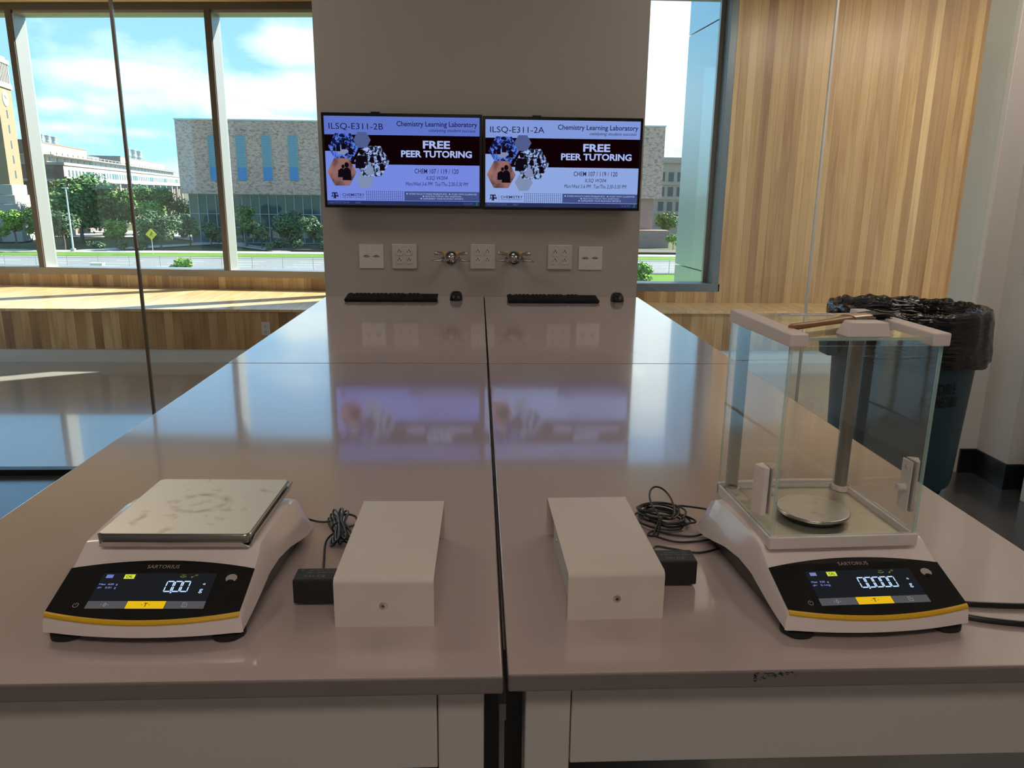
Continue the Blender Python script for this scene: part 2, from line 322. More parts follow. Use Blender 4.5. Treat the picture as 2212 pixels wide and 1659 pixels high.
def poly(name,pts,mat,parent,fn,h=.0001):
    M=MB(); M.add([fn(u,v,h) for u,v in pts],[tuple(range(len(pts)))]); return M.build(name,mat,parent,fix=False)
def rect(u0,u1,v0,v1): return [(u0,v0),(u1,v0),(u1,v1),(u0,v1)]
# ------------------------------------------------------------------ building shell
GY=3.73; CEIL=3.07
M=MB(); M.box(-5.2,2.72,-5,3.74,-.12,0); struct(M.build('floor','lab_floor'))
CORR=[(-7.2,3.74),(5.2,3.74),(5.2,7.1),(.35,7.1),(.35,7.43),(-7.2,8.19)]
M=MB(); M.prism([(x,max(y,3.74)) for x,y in CORR],lambda p,q,h:(p,q,h),-.12,0); struct(M.build('floor_corridor','corridor_floor'))
M=MB(); M.box(-5.2,2.95,-5,3.66,CEIL,CEIL+.1); struct(M.build('ceiling','ceiling_paint'))
M=MB(); M.prism([(x,max(y,3.80)) for x,y in CORR],lambda p,q,h:(p,q,h),CEIL,CEIL+.1); struct(M.build('ceiling_corridor','wood_ceiling'))
M=MB(); M.box(-7.2,5.2,3.66,3.80,CEIL-.06,CEIL+.1); struct(M.build('trim_1','wall_white'))
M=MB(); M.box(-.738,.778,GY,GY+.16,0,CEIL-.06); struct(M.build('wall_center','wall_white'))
M=MB(); M.box(-5.3,-5.2,-5,3.74,-.12,CEIL+.1); struct(M.build('wall_left','wall_side'))
M=MB(); M.box(-5.3,2.95,-5.1,-5,-.12,CEIL+.1); struct(M.build('wall_back','wall_side'))
# right wall: pier with two corners, then the side wall towards the camera
M=MB(); M.prism([(2.50,GY-.02),(2.62,GY-.02),(2.62,3.47),(2.70,3.47),(2.70,-5),(2.85,-5),(2.85,3.95),(2.50,3.95)],lambda p,q,h:(p,q,h),-.12,CEIL-.06); struct(M.build('wall_right','wall_side'))
M=MB(); M.prism([(2.53,GY-.021),(2.619,GY-.021),(2.619,3.469),(2.699,3.469),(2.699,3.32),(2.69,3.32),(2.69,3.457),(2.607,3.457),(2.607,GY-.033),(2.53,GY-.033)],lambda p,q,h:(p,q,h),0,.13); struct(M.build('baseboard_right','black_base'))
M=MB(); M.box(2.60,2.699,3.22,3.32,0,2.2); struct(M.build('door_1','wall_side',bevel=.003))
M=MB(); M.box(2.492,2.4995,GY-.019,3.949,.0,CEIL-.07); struct(M.build('trim_2','wall_reveal'))  # thin sheet over the reveal, its brightness painted in
# glass partition
for nm,xs in (('window_4',[(-5.2,-1.625),(-1.613,-.738)]),('window_5',[(.778,1.638),(1.648,2.490)])):
    o=bpy.data.objects.new(nm,None); C.objects.link(o); struct(o)
    for a,b in xs:
        M=MB(); M.box(a+.001,b-.001,GY+.01,GY+.022,.03,CEIL-.06); M.build('pane','partition_glass',o)
    a,b=xs[0][1],xs[1][0]
    M=MB(); M.box(a,b,GY+.008,GY+.024,.03,CEIL-.06); M.build('glass_joint','silicone_dark' if nm=='window_4' else 'silicone',o)
    M=MB(); M.box(xs[0][0],xs[1][1],GY-.012,GY+.035,0,.032); M.build('floor_channel','black_base',o)
# far left window wall (turned a little), local x runs along the wall
TH=-math.atan(.102); wr=bpy.data.objects.new('window_1',None); C.objects.link(wr); wr.location=(0,7.47,0); wr.rotation_euler=(0,0,TH); struct(wr)
cs=math.cos(TH)
def lx(X): return X/cs
M=MB()
M.box(lx(-7.0),lx(.30),0,.22,.57,.632); M.build('sill','sill_brown',wr)
M=MB(); M.box(lx(-7.0),lx(.30),.004,.22,.632,.636); M.build('sill_top','alu',wr)
M=MB(); M.box(lx(-7.0),lx(.30),0,.22,3.01,3.08); M.build('window_head','alu_bronze',wr)
M=MB(); M.box(lx(-7.0),lx(.30),.02,.22,2.985,3.01); M.build('head_bead','alu',wr)
XM=[-6.29,-4.40,-2.513,-.62]
for x in XM:
    M=MB(); M.box(lx(x),lx(x+.056),0,.012,.632,3.01); M.box(lx(x),lx(x+.03),.012,.20,.632,3.01); M.build('mullion','alu_bronze',wr)
    M=MB(); M.box(lx(x+.03),lx(x+.062),.013,.20,.636,2.985); M.build('mullion_side','alu',wr)
ed=[-7.0]+XM+[.28]
for a,b in zip(ed,ed[1:]):
    M=MB(); M.box(lx(a)+.063,lx(b)-.001,.17,.182,.637,2.984); M.build('pane','window_glass',wr)
M=MB(); M.box(lx(-7.0),lx(.30),.0,.22,-.12,.57); struct(M.build('wall_far_left','wood_wall',loc=(0,7.47,0),rot=(0,0,TH)))
M=MB(); M.box(lx(-7.0),lx(.30),.0,.3,3.08,3.6); struct(M.build('wall_far_head','wall_white',loc=(0,7.47,0),rot=(0,0,TH)))
M=MB(); M.box(.20,.35,6.9,7.75,-.12,CEIL+.1); struct(M.build('wall_far_return','wall_white'))
# far right: window and wood wall, plane Y=6.9
FY=6.9
w2o=bpy.data.objects.new('window_2',None); C.objects.link(w2o); struct(w2o)
M=MB(); M.box(.35,2.205,FY,FY+.2,.552,.625); M.build('sill','alu_blue',w2o,bevel=.003)
M=MB(); M.box(2.125,2.19,FY,FY+.2,.625,CEIL); M.build('jamb','alu_blue',w2o,bevel=.003)
M=MB(); M.box(2.085,2.124,FY+.15,FY+.2,.626,CEIL); M.build('jamb_bead','alu',w2o)
M=MB(); M.box(.35,2.125,FY+.16,FY+.172,.626,CEIL); M.build('pane','window_glass',w2o)
M=MB(); M.box(.35,2.19,FY,FY+.2,-.12,.552); M.box(2.19,4.9,FY,FY+.2,-.12,CEIL); struct(M.build('wall_far_right','wood_wall'))
M=MB(); M.box(4.9,5.05,3.95,7.1,-.12,CEIL+.1); struct(M.build('wall_corridor_right','wall_white'))
M=MB(); M.box(-7.2,-7.05,3.74,8.6,-.12,CEIL+.1); struct(M.build('wall_corridor_left','wall_white'))
M=MB(); M.box(.35,5.2,FY+.2,FY+.4,CEIL,CEIL+.4); struct(M.build('wall_far_right_head','wall_white'))
# exterior metal return beside the right window
a=Vector((2.30,7.12,0)); d=Vector((-.087,1,0)).normalized(); nrm=Vector((1,.087,0)).normalized()
M=MB()
for z0,z1 in ((-3,.66),(.672,3.0),(3.012,6)):
    p=[a,a+d*1.35,a+d*1.35+nrm*.4,a+nrm*.4]; M.hexa([q+Vector((0,0,z0)) for q in p],[q+Vector((0,0,z1)) for q in p])
struct(M.build('wall_exterior_return','panel_metal'))
# timber bench along the windows
BF=6.35
b=thing('window_bench','long timber bench with pale plank seat below the windows, white toe kick','bench',(0,BF,0))
M=MB(); M.prism([(-7.0,0),(4.88,0),(4.88,FY-BF-.002),(.18,FY-BF-.002),(.18,7.45-BF-.02),(-7.0,8.17-BF-.0)],lambda p,q,h:(p,q,h),.43,.452); M.build('bench_seat','wood_top',b,bevel=.003)
M=MB(); M.box(-7.0,4.88,.015,.05,.115,.43); M.build('bench_front','wood_wall',b)
M=MB(); M.box(-7.0,4.88,.03,.06,0,.115); M.build('toe_kick','white_toe',b)
o=thing('bench_outlet','white duplex outlet on the timber bench front left of the lab tables','outlet',(-1.765,BF+.013,.29))
M=MB(); M.box(-.035,.035,-.006,0,-.057,.057); M.build('cover_plate','plate_white',o,bevel=.002)
for z in (-.025,.022):
    M=MB(); M.cone((0,-.0062,z),(0,-.0085,z),.016,.016,20); r=M.build('receptacle','plate_white',o)
    M=MB(); M.box(-.008,-.005,-.0092,-.0086,z-.002,z+.008); M.box(.005,.008,-.0092,-.0086,z-.002,z+.008); M.box(-.002,.002,-.0092,-.0086,z-.011,z-.006); M.build('slot','slot_dark',r)
# unseen fill lights added on the lab ceiling to brighten the room
for i,(x,y) in enumerate(((-1.95,2.75),(1.95,2.75),(0,-.7),(0,-3.0))):
    o=thing('ceiling_light',['rectangular ceiling light over the left side of the lab tables','rectangular ceiling light over the right side of the lab tables','rectangular ceiling light just behind the viewpoint','rectangular ceiling light furthest from the window wall'][i],'lamp',(x,y,CEIL),group='lab ceiling lights')
    M=MB(); M.box(-.62,.62,-.32,-.3,-.02,-.0005); M.box(-.62,.62,.3,.32,-.02,-.0005); M.box(-.62,-.6,-.3,.3,-.02,-.0005); M.box(.6,.62,-.3,.3,-.02,-.0005); M.build('frame','plate_white',o)
    M=MB(); M.box(-.6,.6,-.3,.3,-.012,-.001); M.build('diffuser','lamp_panel',o)
# unseen spots added on the corridor ceiling to brighten the timber wall
for i,(x,y,tx,ty) in enumerate(((3.0,5.0,2.9,6.9),(3.7,5.0,3.6,6.9),(4.4,5.0,4.3,6.9))):
    o=thing('downlight','small round downlight in the timber ceiling beyond the glass, '+['nearest the right window','middle of three','furthest right'][i],'lamp',(x,y,CEIL),group='corridor downlights')
    M=MB(); M.lathe([(.062,-.0005),(.064,-.006),(.050,-.006),(.048,-.0005)],(0,0,0),28,cap=False); M.build('trim_ring','plate_white',o,smooth=40)
    li=bpy.data.lights.new('downlight_lamp','SPOT'); lo=bpy.data.objects.new('downlight_lamp',li); C.objects.link(lo); lo.parent=o; lo.location=(0,0,-.012)
    li.energy=54; li.spot_size=R(150); li.spot_blend=.8; li.shadow_soft_size=.04; li.color=(1,.91,.77)
    lo.rotation_euler=(-Vector((tx-x,ty-y-.6,-1.9))).to_track_quat('Z','Y').to_euler()
# ------------------------------------------------------------------ lab tables
TT=.915; TK=.022
tabs=[(-.730,.0265,.700,2.2135,'front left lab table, under the square-pan balance','grey-beige lab table at front left, carrying the balance with a square pan'),
      (.0315,.785,.703,2.2135,'','grey-beige lab table at front right, carrying the glass-shielded balance'),
      (-.730,.0265,2.2165,3.728,'','grey-beige lab table at back left, carrying the left keyboard'),
      (.0315,.785,2.2165,3.728,'','grey-beige lab table at back right, carrying the right keyboard')]
for i,(x0,x1,y0,y1,_,lab) in enumerate(tabs):
    t=thing('lab_table',lab,'table',(x0,y0,0),group='lab tables')
    w=x1-x0; l=y1-y0
    M=MB(); M.box(0,w,0,l,TT-TK,TT); 
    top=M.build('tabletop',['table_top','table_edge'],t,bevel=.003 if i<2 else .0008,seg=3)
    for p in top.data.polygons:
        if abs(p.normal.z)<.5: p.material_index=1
    inner=.0215
    lx0,lx1=.02,w-.02
    if i<2:
        zt=TT-TK-.0005
        for (ax,bx) in ((lx0,lx0+.05),(lx1-.05,lx1)):
            for (ay,by) in ((.02,.07),(l-.07,l-.02)):
                M=MB(); M.box(ax,bx,ay,by,.0,zt); M.build('leg','table_paint',t,bevel=.002)
        M=MB(); M.box(lx0+.051,lx1-.051,.0205,.045,.787,zt); M.build('front_apron','table_paint',t,bevel=.0012)
        M=MB(); M.box(lx0+.051,lx1-.051,l-.045,l-.0205,.787,zt); M.build('rear_apron','table_paint',t)
        for ax in (lx0+.004,lx1-.024):
            M=MB(); M.box(ax,ax+.02,.071,l-.071,.787,zt); M.build('side_apron','table_dark',t)
    else:
        zt=TT-TK-.0005
        for (ax,bx) in ((lx0,lx0+.05),(lx1-.05,lx1)):
            for (ay,by) in ((.02,.07),(l-.07,l-.02)):
                M=MB(); M.box(ax,bx,ay,by,0,zt); M.build('leg','table_paint',t)
        for ax in (lx0+.01,lx1-.03):
            M=MB(); M.box(ax,ax+.02,.071,l-.071,.787,zt); M.build('side_apron','table_paint',t)
    if i==1:   # dark scuff on the front edge
        M=MB(); rnd=random.Random(9)
        for k in range(70):
            u=rnd.random(); x=.262+.045*u*u; zz=TT-.003-rnd.random()*.012*(1-u*.7); q=rnd.uniform(.0004,.0013); M.add([(x,-.0004,zz),(x+q*2,-.0004,zz+q*.3),(x+q*1.6,-.0004,zz+q*1.4),(x-q*.3,-.0004,zz+q)],[(0,1,2,3)])
        M.build('scuff_mark','table_dark',t,fix=False)
M=MB(); M.box(.025,.0330,.78,2.19,.80,.822)  # pale strip on two posts, drawn for the pale line between the tables
for y in (.80,2.15): M.box(.026,.032,y,y+.02,0,.80)
tag(M.build('cable_rail','alu'),'thin pale metal rail standing in the gap between the two front lab tables','rail')
# ------------------------------------------------------------------ balances
HW=.109
def pz(y): return .032+.36*y
def panel_fn(u,v,h): return (u,v,pz(v)+.0012+h)
def front_y(x): return -.012*(1-(x/HW)**2)
def arc_y(x): return .062+.012*(1-(x/HW)**2)
def lerp(a,b,t): return a+(b-a)*t
def interp(tab,x):
    for (a,b),(c,d) in zip(tab,tab[1:]):
        if x<=c: 
            t=0 if c==a else max(0,(x-a)/(c-a)); t=t; return lerp(b,d,t)
    return tab[-1][1]
ZL=[(-.02,.0105),(.015,.012),(.05,.019),(.09,.030),(.125,.035),(.16,.033),(.20,.024),(.24,.013),(.30,.008)]
def smooth_tab(tab,x): return (interp(tab,x-.012)+2*interp(tab,x)+interp(tab,x+.012))/4
def balance_body(t):
    # stations: functions of x giving y, plus z and half width
    NX=24; rows=[]
    def station(yf,zf,hw,rise=0):
        rows.append((yf,zf,hw))
    station(lambda x:front_y(x)-.0015,lambda x,y:.0105,.1100)
    station(lambda x:front_y(x)-.0012,lambda x,y:.018,.1100)
    station(lambda x:front_y(x)-.0004,lambda x,y:pz(y)-.003,.1095)
    station(lambda x:front_y(x)+.0015,lambda x,y:pz(y)+.0006,.1092)
    for k in (.25,.5,.75,1.0):
        station(lambda x,k=k:lerp(front_y(x),arc_y(x),k),lambda x,y:pz(y),lerp(.1088,.1078,k))
    for y,z,h in ((.086,.0665,.1075),(.092,.0715,.107),(.10,.0735,.107),(.13,.0745,.108),(.17,.0745,.1095),(.21,.074,.111),(.245,.070,.112),(.262,.062,.112),(.274,.048,.112),(.280,.030,.113),(.281,.013,.113)):
        station(lambda x,y=y:y+(-.006*(x/HW)**2 if y>.2 else 0)+(.002*(1-(x/HW)**2) if y<.1 else 0),lambda x,yy,z=z:z,h)
    G=[]
    for ri,(yf,zf,hw) in enumerate(rows):
        row=[]
        ysh=yf(hw)
        zsh=zf(hw,ysh)
        flare=.0012+.0108*max(0,min(1,(ysh)/.2))
        zl=min(smooth_tab(ZL,ysh),zsh-.0001)
        if ri==0: zl=.0105
        side=[]
        for k in range(5):
            q=k/4; zz=lerp(zl,zsh-.004 if zsh-.004>zl else zsh,q); bul=flare*(1-q**1.6)
            side.append((hw+bul,ysh+.0,zz))
        for s in side: row.append((-s[0],s[1],s[2]))
        row.append((-hw+.0012,ysh,zsh-.0008))
        for k in range(1,NX):
            x=(-1+2*k/NX)*(hw-.001); y=yf(x); row.append((x,y,zf(x,y)))
        row.append((hw-.0012,ysh,zsh-.0008))
        for s in reversed(side): row.append((s[0],s[1],s[2]))
        G.append(row)
    n=len(G[0]); v=[p for r in G for p in r]
    f=[(i*n+k,i*n+k+1,(i+1)*n+k+1,(i+1)*n+k) for i in range(len(G)-1) for k in range(n-1)]
    M=MB(); M.add(v,f); o=M.build('housing','balance_white',t,smooth=35)
    # black lower body
    NB=30; pl=[]
    for k in range(NB+1):
        x=-HW+2*HW*k/NB; pl.append((x*1.0,front_y(x)+.003))
    pl+= [(.1095,.05),(.1125,.12),(.115,.20),(.116,.262),(.10,.272),(-.10,.272),(-.116,.262),(-.115,.20),(-.1125,.12),(-.1095,.05)]
    n=len(pl); M=MB(); vs=[]
    for lv,(z0,ins) in enumerate(((.004,.006),(.008,.003),(None,.0015))):
        for x,y in pl:
            q=1-ins/.11; zz=z0 if z0 is not None else smooth_tab(ZL,y)+.004
            if lv==1: zz=min(.012,smooth_tab(ZL,y))
            vs.append((x*q,y+(ins*.6 if y<.13 else -ins*.6),zz))
    fs=[(l*n+i,l*n+(i+1)%n,(l+1)*n+(i+1)%n,(l+1)*n+i) for l in range(2) for i in range(n)]+[tuple(range(n-1,-1,-1)),tuple(2*n+i for i in range(n))]
    M.add(vs,fs); M.build('lower_housing','balance_black',t,smooth=35)
    for x,y in ((-.090,.012),(.090,.012),(-.090,.235),(.090,.235)):
        M=MB(); M.lathe([(.0175,0),(.019,.0015),(.019,.006),(.016,.0075)],(x,y,.0002),28,rf=lambda t,k:1+.02*math.cos(t*22)); M.build('levelling_foot','rubber',t,smooth=True)
    # control panel
    top=[(x,arc_y(x)-.0005) for x in [HW*.985*(1-2*k/32) for k in range(33)]]
    bot=[(x,front_y(x)+.0025) for x in [HW*.985*(-1+2*k/32) for k in range(33)]]
    M=MB(); out=bot+top; n=len(out)
    M.prism(out,lambda p,q,h:(p,q,pz(q)+h),.0002,.0012)
    pn=M.build('control_panel','panel_black',t)
    # yellow line
    M=MB(); xs=[HW*.985*(-1+2*k/40) for k in range(41)]
    vs=[];
    for x in xs:
        y=front_y(x)
        for dy,dz in ((-.0012,-.0028),(-.0016,-.0008),(-.0002,.0013),(.0028,.0022),(.0024,0)): vs.append((x,y+dy,pz(y)+dz))
    fs=[(i*5+k,i*5+(k+1)%5,(i+1)*5+(k+1)%5,(i+1)*5+k) for i in range(40) for k in range(5)]+[(4,3,2,1,0),tuple(40*5+k for k in range(5))]
    M.add(vs,fs); M.build('accent_line','yellow_line',t,smooth=True)
    return pn
SEG={'a':[(.08,1),(.92,1),(.80,.9),(.2,.9)],'d':[(.2,.1),(.80,.1),(.92,0),(.08,0)],'f':[(0,.96),(.14,.88),(.14,.56),(0,.52)],'e':[(0,.48),(.14,.44),(.14,.12),(0,.04)],'b':[(1,.96),(1,.52),(.86,.56),(.86,.88)],'c':[(1,.48),(1,.04),(.86,.12),(.86,.44)]}
def seg_zero(M,u,v,w,h):
    for s,p in SEG.items(): M.add([panel_fn(u+a*w,v+b*h,.0003) for a,b in p],[(0,1,2,3)])
def display(pn,nd,maxv,dval,cap,hole_y):
    sc_=poly('display_screen',rect(-.066,.066,.0055,.0545),'disp_bg',pn,panel_fn,.0001)
    for k,(a,b,mat) in enumerate(((-.066,-.022,'disp_key'),(-.0215,.0215,'disp_amber'),(.022,.066,'disp_key'))): poly('touch_key',rect(a,b,.0055,.0155),mat,pn,panel_fn,.0002)
    text('brand_text','SARTORIUS','print_grey',pn,(-.019,.0185,.0615,.0665),panel_fn,.0002)
    M=MB(); 
    for k in range(3): M.add([panel_fn(u,v,.0003) for u,v in rect(-.061,-.053,.0475+k*.0017,.0485+k*.0017)],[(0,1,2,3)])
    M.build('menu_icon','disp_text',pn,fix=False)
    poly('cal_badge',rect(-.040,-.028,.0462,.0525),'disp_yellow',pn,panel_fn,.0003); text('cal_text','CAL','disp_dark',pn,(-.0378,-.0302,.0476,.0510),panel_fn,.0005,bold=.02)
    text('range_text','Max  '+maxv,'disp_text',pn,(-.064,-.043,.0365,.0397),panel_fn,.0003)
    text('range_text','d=   '+dval,'disp_text',pn,(-.064,-.043,.0318,.0350),panel_fn,.0003)
    M=MB(); w=.0088; x1=.0405; 
    for k in range(nd): seg_zero(M,x1-(k+1)*(w+.0006),.0278,w,.0155)
    xd=x1-(nd-1)*(w+.0006)-.0009; M.add([panel_fn(u,v,.0003) for u,v in rect(xd,xd+.0016,.0262,.0280)],[(0,1,2,3)])
    M.build('weight_digits','disp_digit',pn,fix=False)
    text('unit_text','g','disp_digit',pn,(.053,.0570,.0262,.0320),panel_fn,.0003)
    text('unit_text','G','disp_digit',pn,(.0545,.0573,.0378,.0400),panel_fn,.0003,bold=.02)
    # scales icon and trend icon
    M=MB(); S=lambda a,b,c,d:M.add([panel_fn(u,v,.0003) for u,v in rect(a,b,c,d)],[(0,1,2,3)])
    S(.0252,.0308,.0517,.0521);S(.0278,.0282,.0485,.0522);S(.0262,.0298,.0481,.0485)
    for x in (.0255,.0305): M.add([panel_fn(x+.0013*math.cos(a),.0498+.0011*math.sin(a),.0003) for a in [math.pi+math.pi*k/6 for k in range(7)]],[tuple(range(7))])
    M.build('level_icon','disp_dim',pn,fix=False)
    M=MB(); 
    for a,b in (((.0375,.0483),(.0398,.0489)),((.0398,.0489),(.0412,.0512)),((.0412,.0512),(.0438,.0520))):
        M.add([panel_fn(a[0],a[1],.0003),panel_fn(b[0],b[1],.0003),panel_fn(b[0],b[1]+.0006,.0003),panel_fn(a[0],a[1]+.0006,.0003)],[(0,1,2,3)])
    for x,y in ((.0383,.0488),(.0434,.0514)): M.add([panel_fn(x+.0010*math.cos(a)*k,y+.0010*math.sin(a)*k,.00032) for k in (1,.6) for a in [2*math.pi*i/10 for i in range(10)]],[(i,(i+1)%10,10+(i+1)%10,10+i) for i in range(10)])
    M.build('link_icon','disp_dim',pn,fix=False)
    # key symbols
    text('key_text','0','disp_icon',pn,(-.0468,-.0438,.0080,.0130),panel_fn,.0004); text('key_text','T','disp_dark',pn,(-.0020,.0020,.0080,.0130),panel_fn,.0004,bold=.02)
    M=MB(); M.m=0
    for x in (-.0495,-.0412):
        s=1 if x<-.045 else -1; M.add([panel_fn(x,.0098,.0004),panel_fn(x+.0012*s,.0105,.0004),panel_fn(x,.0112,.0004)],[(0,1,2)])
    M.build('key_marks','disp_icon',pn,fix=False)
    M=MB()
    for x in (-.0045,.0045):
        s=1 if x<0 else -1; M.add([panel_fn(x,.0098,.0004),panel_fn(x+.0012*s,.0105,.0004),panel_fn(x,.0112,.0004)],[(0,1,2)])
    M.build('key_marks','disp_dark',pn,fix=False)
    M=MB(); a,b,c,d=.0408,.0462,.0075,.0135
    for q in (rect(a,b,c,c+.0005),rect(a,b-.0012,d-.0005,d),rect(a,a+.0005,c,d),rect(b-.0005,b,c,d-.0012),rect(.0424,.0446,.0112,.0116),rect(.0424,.0440,.0098,.0102)): M.add([panel_fn(u,v,.0004) for u,v in q],[(0,1,2,3)])
    M.build('note_icon','disp_icon',pn,fix=False)
    # power symbol
    M=MB(); c=(-.0775,.0100); ns=24
    for k in range(ns):
        a0=R(60)+R(-300)*k/ns+R(0); a1=R(60)+R(-300)*(k+1)/ns
        M.add([panel_fn(c[0]+r*math.cos(a),c[1]+r*math.sin(a),.0002) for a,r in ((a0,.0031),(a1,.0031),(a1,.0025),(a0,.0025))],[(0,1,2,3)])
    M.add([panel_fn(u,v,.0002) for u,v in rect(c[0]-.0003,c[0]+.0003,c[1],c[1]+.0036)],[(0,1,2,3)]); M.build('power_icon','print_grey',pn,fix=False)
    # spirit level window
    M=MB(); c=(.0845,.0475)
    M.add([panel_fn(c[0]+.0065*math.cos(2*math.pi*k/28),c[1]+.0058*math.sin(2*math.pi*k/28),.0003) for k in range(28)],[tuple(range(28))]); lv=M.build('level_window','print_grey',pn,fix=False)
    M=MB(); M.add([panel_fn(c[0]+.004*math.cos(a),c[1]-.0045+.0022*math.sin(a),.0005) for a in [2*math.pi*k/20 for k in range(20)]],[tuple(range(20))]); M.build('bubble','panel_black',lv,fix=False)
# left balance
OL=(-.3735,.7785,TT)
t=thing('balance',  'white and black digital balance with stained square steel pan, display 0.00 g','laboratory balance',OL,R(-1.5),'digital balances on the front tables')
pn=balance_body(t); display(pn,3,'620  g','0.01  g',None,0)
M=MB(); cxp,cyp=.006,.1735; hp=.0918; z0,z1=.0785,.0895
def rr(h,r,n=6):
    o=[]
    for k,(sx_,sy_) in enumerate(((1,1),(-1,1),(-1,-1),(1,-1))):
        for i in range(n+1):
            a=R(90*k)+R(90)*i/n; o.append((cxp+sx_*(h-r)+r*math.cos(a),cyp+sy_*(h-r)+r*math.sin(a)))
    return o
vs=[];n=28
for h,r,z in ((hp,.008,z0),(hp,.008,z1-.002),(hp-.0006,.0075,z1-.0007),(hp-.0022,.0065,z1)): vs+=[(x,y,z) for x,y in rr(h,r)]
M.add(vs,[(l*n+i,l*n+(i+1)%n,(l+1)*n+(i+1)%n,(l+1)*n+i) for l in range(3) for i in range(n)]); M.build('pan_rim','steel_edge',t,smooth=50)
M=MB(); M.add([(x,y,z1) for x,y in rr(hp-.0022,.0065)]+[(x,y,z1-.002) for x,y in rr(hp-.0022,.0065)],[tuple(range(n)),tuple(range(2*n-1,n-1,-1))]); M.build('weighing_pan','steel_pan',t)
M=MB(); M.box(cxp-.083,cxp+.083,cyp-.083,cyp+.083,.0735,.0875); M.build('pan_support','balance_black',t)
# flared metal tray round the pan
M=MB(); q=.0905; 
def lip(p0,p1,o0,o1,za,zb):
    M.add([(p0[0],p0[1],za),(p1[0],p1[1],za),(p1[0]+o1[0],p1[1]+o1[1],zb),(p0[0]+o0[0],p0[1]+o0[1],zb)],[(0,1,2,3)])
yf=cyp-q-.001;yr=cyp+q;xl=cxp-q;xr=cxp+q+.001
M.box(xl+.003,xr-.003,yf+.003,yr-.003,.0735,.0748)
lip((xl,yf+.002),(xr-.002,yf+.002),(.006,-.0035),(-.008,-.0035),.0730,.0805)
lip((xr-.001,yf+.004),(xr-.001,yr),(.0055,.006),(.0055,-.002),.0730,.0870)
lip((xl+.001,yf+.004),(xl+.001,yr),(-.0045,.006),(-.0045,-.002),.0730,.0860)
o=M.build('spill_tray','steel_edge',t); so=o.modifiers.new('s','SOLIDIFY'); so.thickness=.0008
# right balance with draft shield
OR=(.4600,.769,TT)
t=thing('balance','white and black digital balance with tall glass draft shield, display 0.0000 g','laboratory balance',OR,R(2.6),'digital balances on the front tables')
pn=balance_body(t); display(pn,5,'220  g','0.1mg',None,0)
sx0=-.005; a,b_=sx0-.0970,sx0+.0935
y0,y1=.077,.262
M=MB()
M.box(a,b_,y0,y0+.008,.071,.0865); M.box(a,a+.007,y0+.008,y1,.071,.0865); M.box(b_-.007,b_,y0+.008,y1,.071,.0865)
# curved rear edge
pts=[(a+(b_-a)*k/12,y1+.006*math.sin(math.pi*k/12)) for k in range(13)]
M.prism(pts+[(x,y-.008) for x,y in reversed(pts)],lambda p,q,h:(p,q,h),.071,.0885)
fr=M.build('shield_base_frame','shield_white',t,bevel=.0012)
M=MB(); M.box(a+.007,b_-.007,y0+.008,y1-.002,.073,.0785); M.build('chamber_floor','steel_floor',t)
for x in (a+.006,b_-.022):
    for s in (0,):
        M=MB(); cx_=x+.009; M.prism([(cx_+.0085*math.cos(k*math.pi/8),.246+.0105*math.sin(k*math.pi/8)) for k in range(16)],lambda p,q,h:(p,q,h),.079,.322); M.build('pillar','pillar_grey',t,smooth=50)
        M=MB(); M.prism([(cx_+.0115*math.cos(k*math.pi/8),.246+.0135*math.sin(k*math.pi/8)) for k in range(16)],lambda p,q,h:(p,q,h),.079,.0865); M.build('pillar_collar','shield_white',t,smooth=50)
# glass panes with green edges
def pane(nm,x0,x1,ya,yb,za,zb):
    M=MB(); M.box(x0,x1,ya,yb,za,zb); o=M.build(nm,['shield_glass','glass_edge'],t)
    dims=[x1-x0,yb-ya,zb-za]; thin=dims.index(min(dims))
    for p in o.data.polygons:
        if abs(p.normal[thin])<.5: p.material_index=1
    return o
TZ=.3235
pane('front_glass',a+.0058,b_-.0058,y0+.0025,y0+.0055,.0866,TZ)
dl=pane('side_door_glass',a+.0015,a+.0045,y0+.004,y1+.000,.0866,TZ)
dr=pane('side_door_glass',b_-.0045,b_-.0015,y0+.004,y1+.000,.0866,TZ)
pane('rear_glass',a+.024,b_-.024,.2455,.2475,.0885,TZ)
pane('lid_glass',a+.009,b_-.009,y0-.001,y1-.001,.3305,.3340)
for s,(x0,x1) in ((-1,(a-.0015,a+.0205)),(1,(b_-.0205,b_+.0015))):
    M=MB(); M.hexa([(x0,y0-.0035,TZ),(x1,y0-.0035,TZ),(x1,y1+.002,TZ-.001),(x0,y1+.002,TZ-.001)],[(x0,y0-.0035,.339),(x1,y0-.0035,.339),(x1,y1+.0,.340),(x0,y1+.0,.340)])
    M.build('lid_rail','shield_white',t,bevel=.0016)
M=MB(); hx=.0245; c0=-.0065
M.hexa([(c0-hx-.0025,y0+.001,.334),(c0+hx+.0025,y0+.001,.334),(c0+hx+.0025,y0+.030,.334),(c0-hx-.0025,y0+.030,.334)],[(c0-hx+.003,y0+.004,.3505),(c0+hx-.002,y0+.004,.3505),(c0+hx-.004,y0+.026,.3505),(c0-hx+.005,y0+.026,.3505)])
M.build('lid_handle','shield_white',t,bevel=.0012)
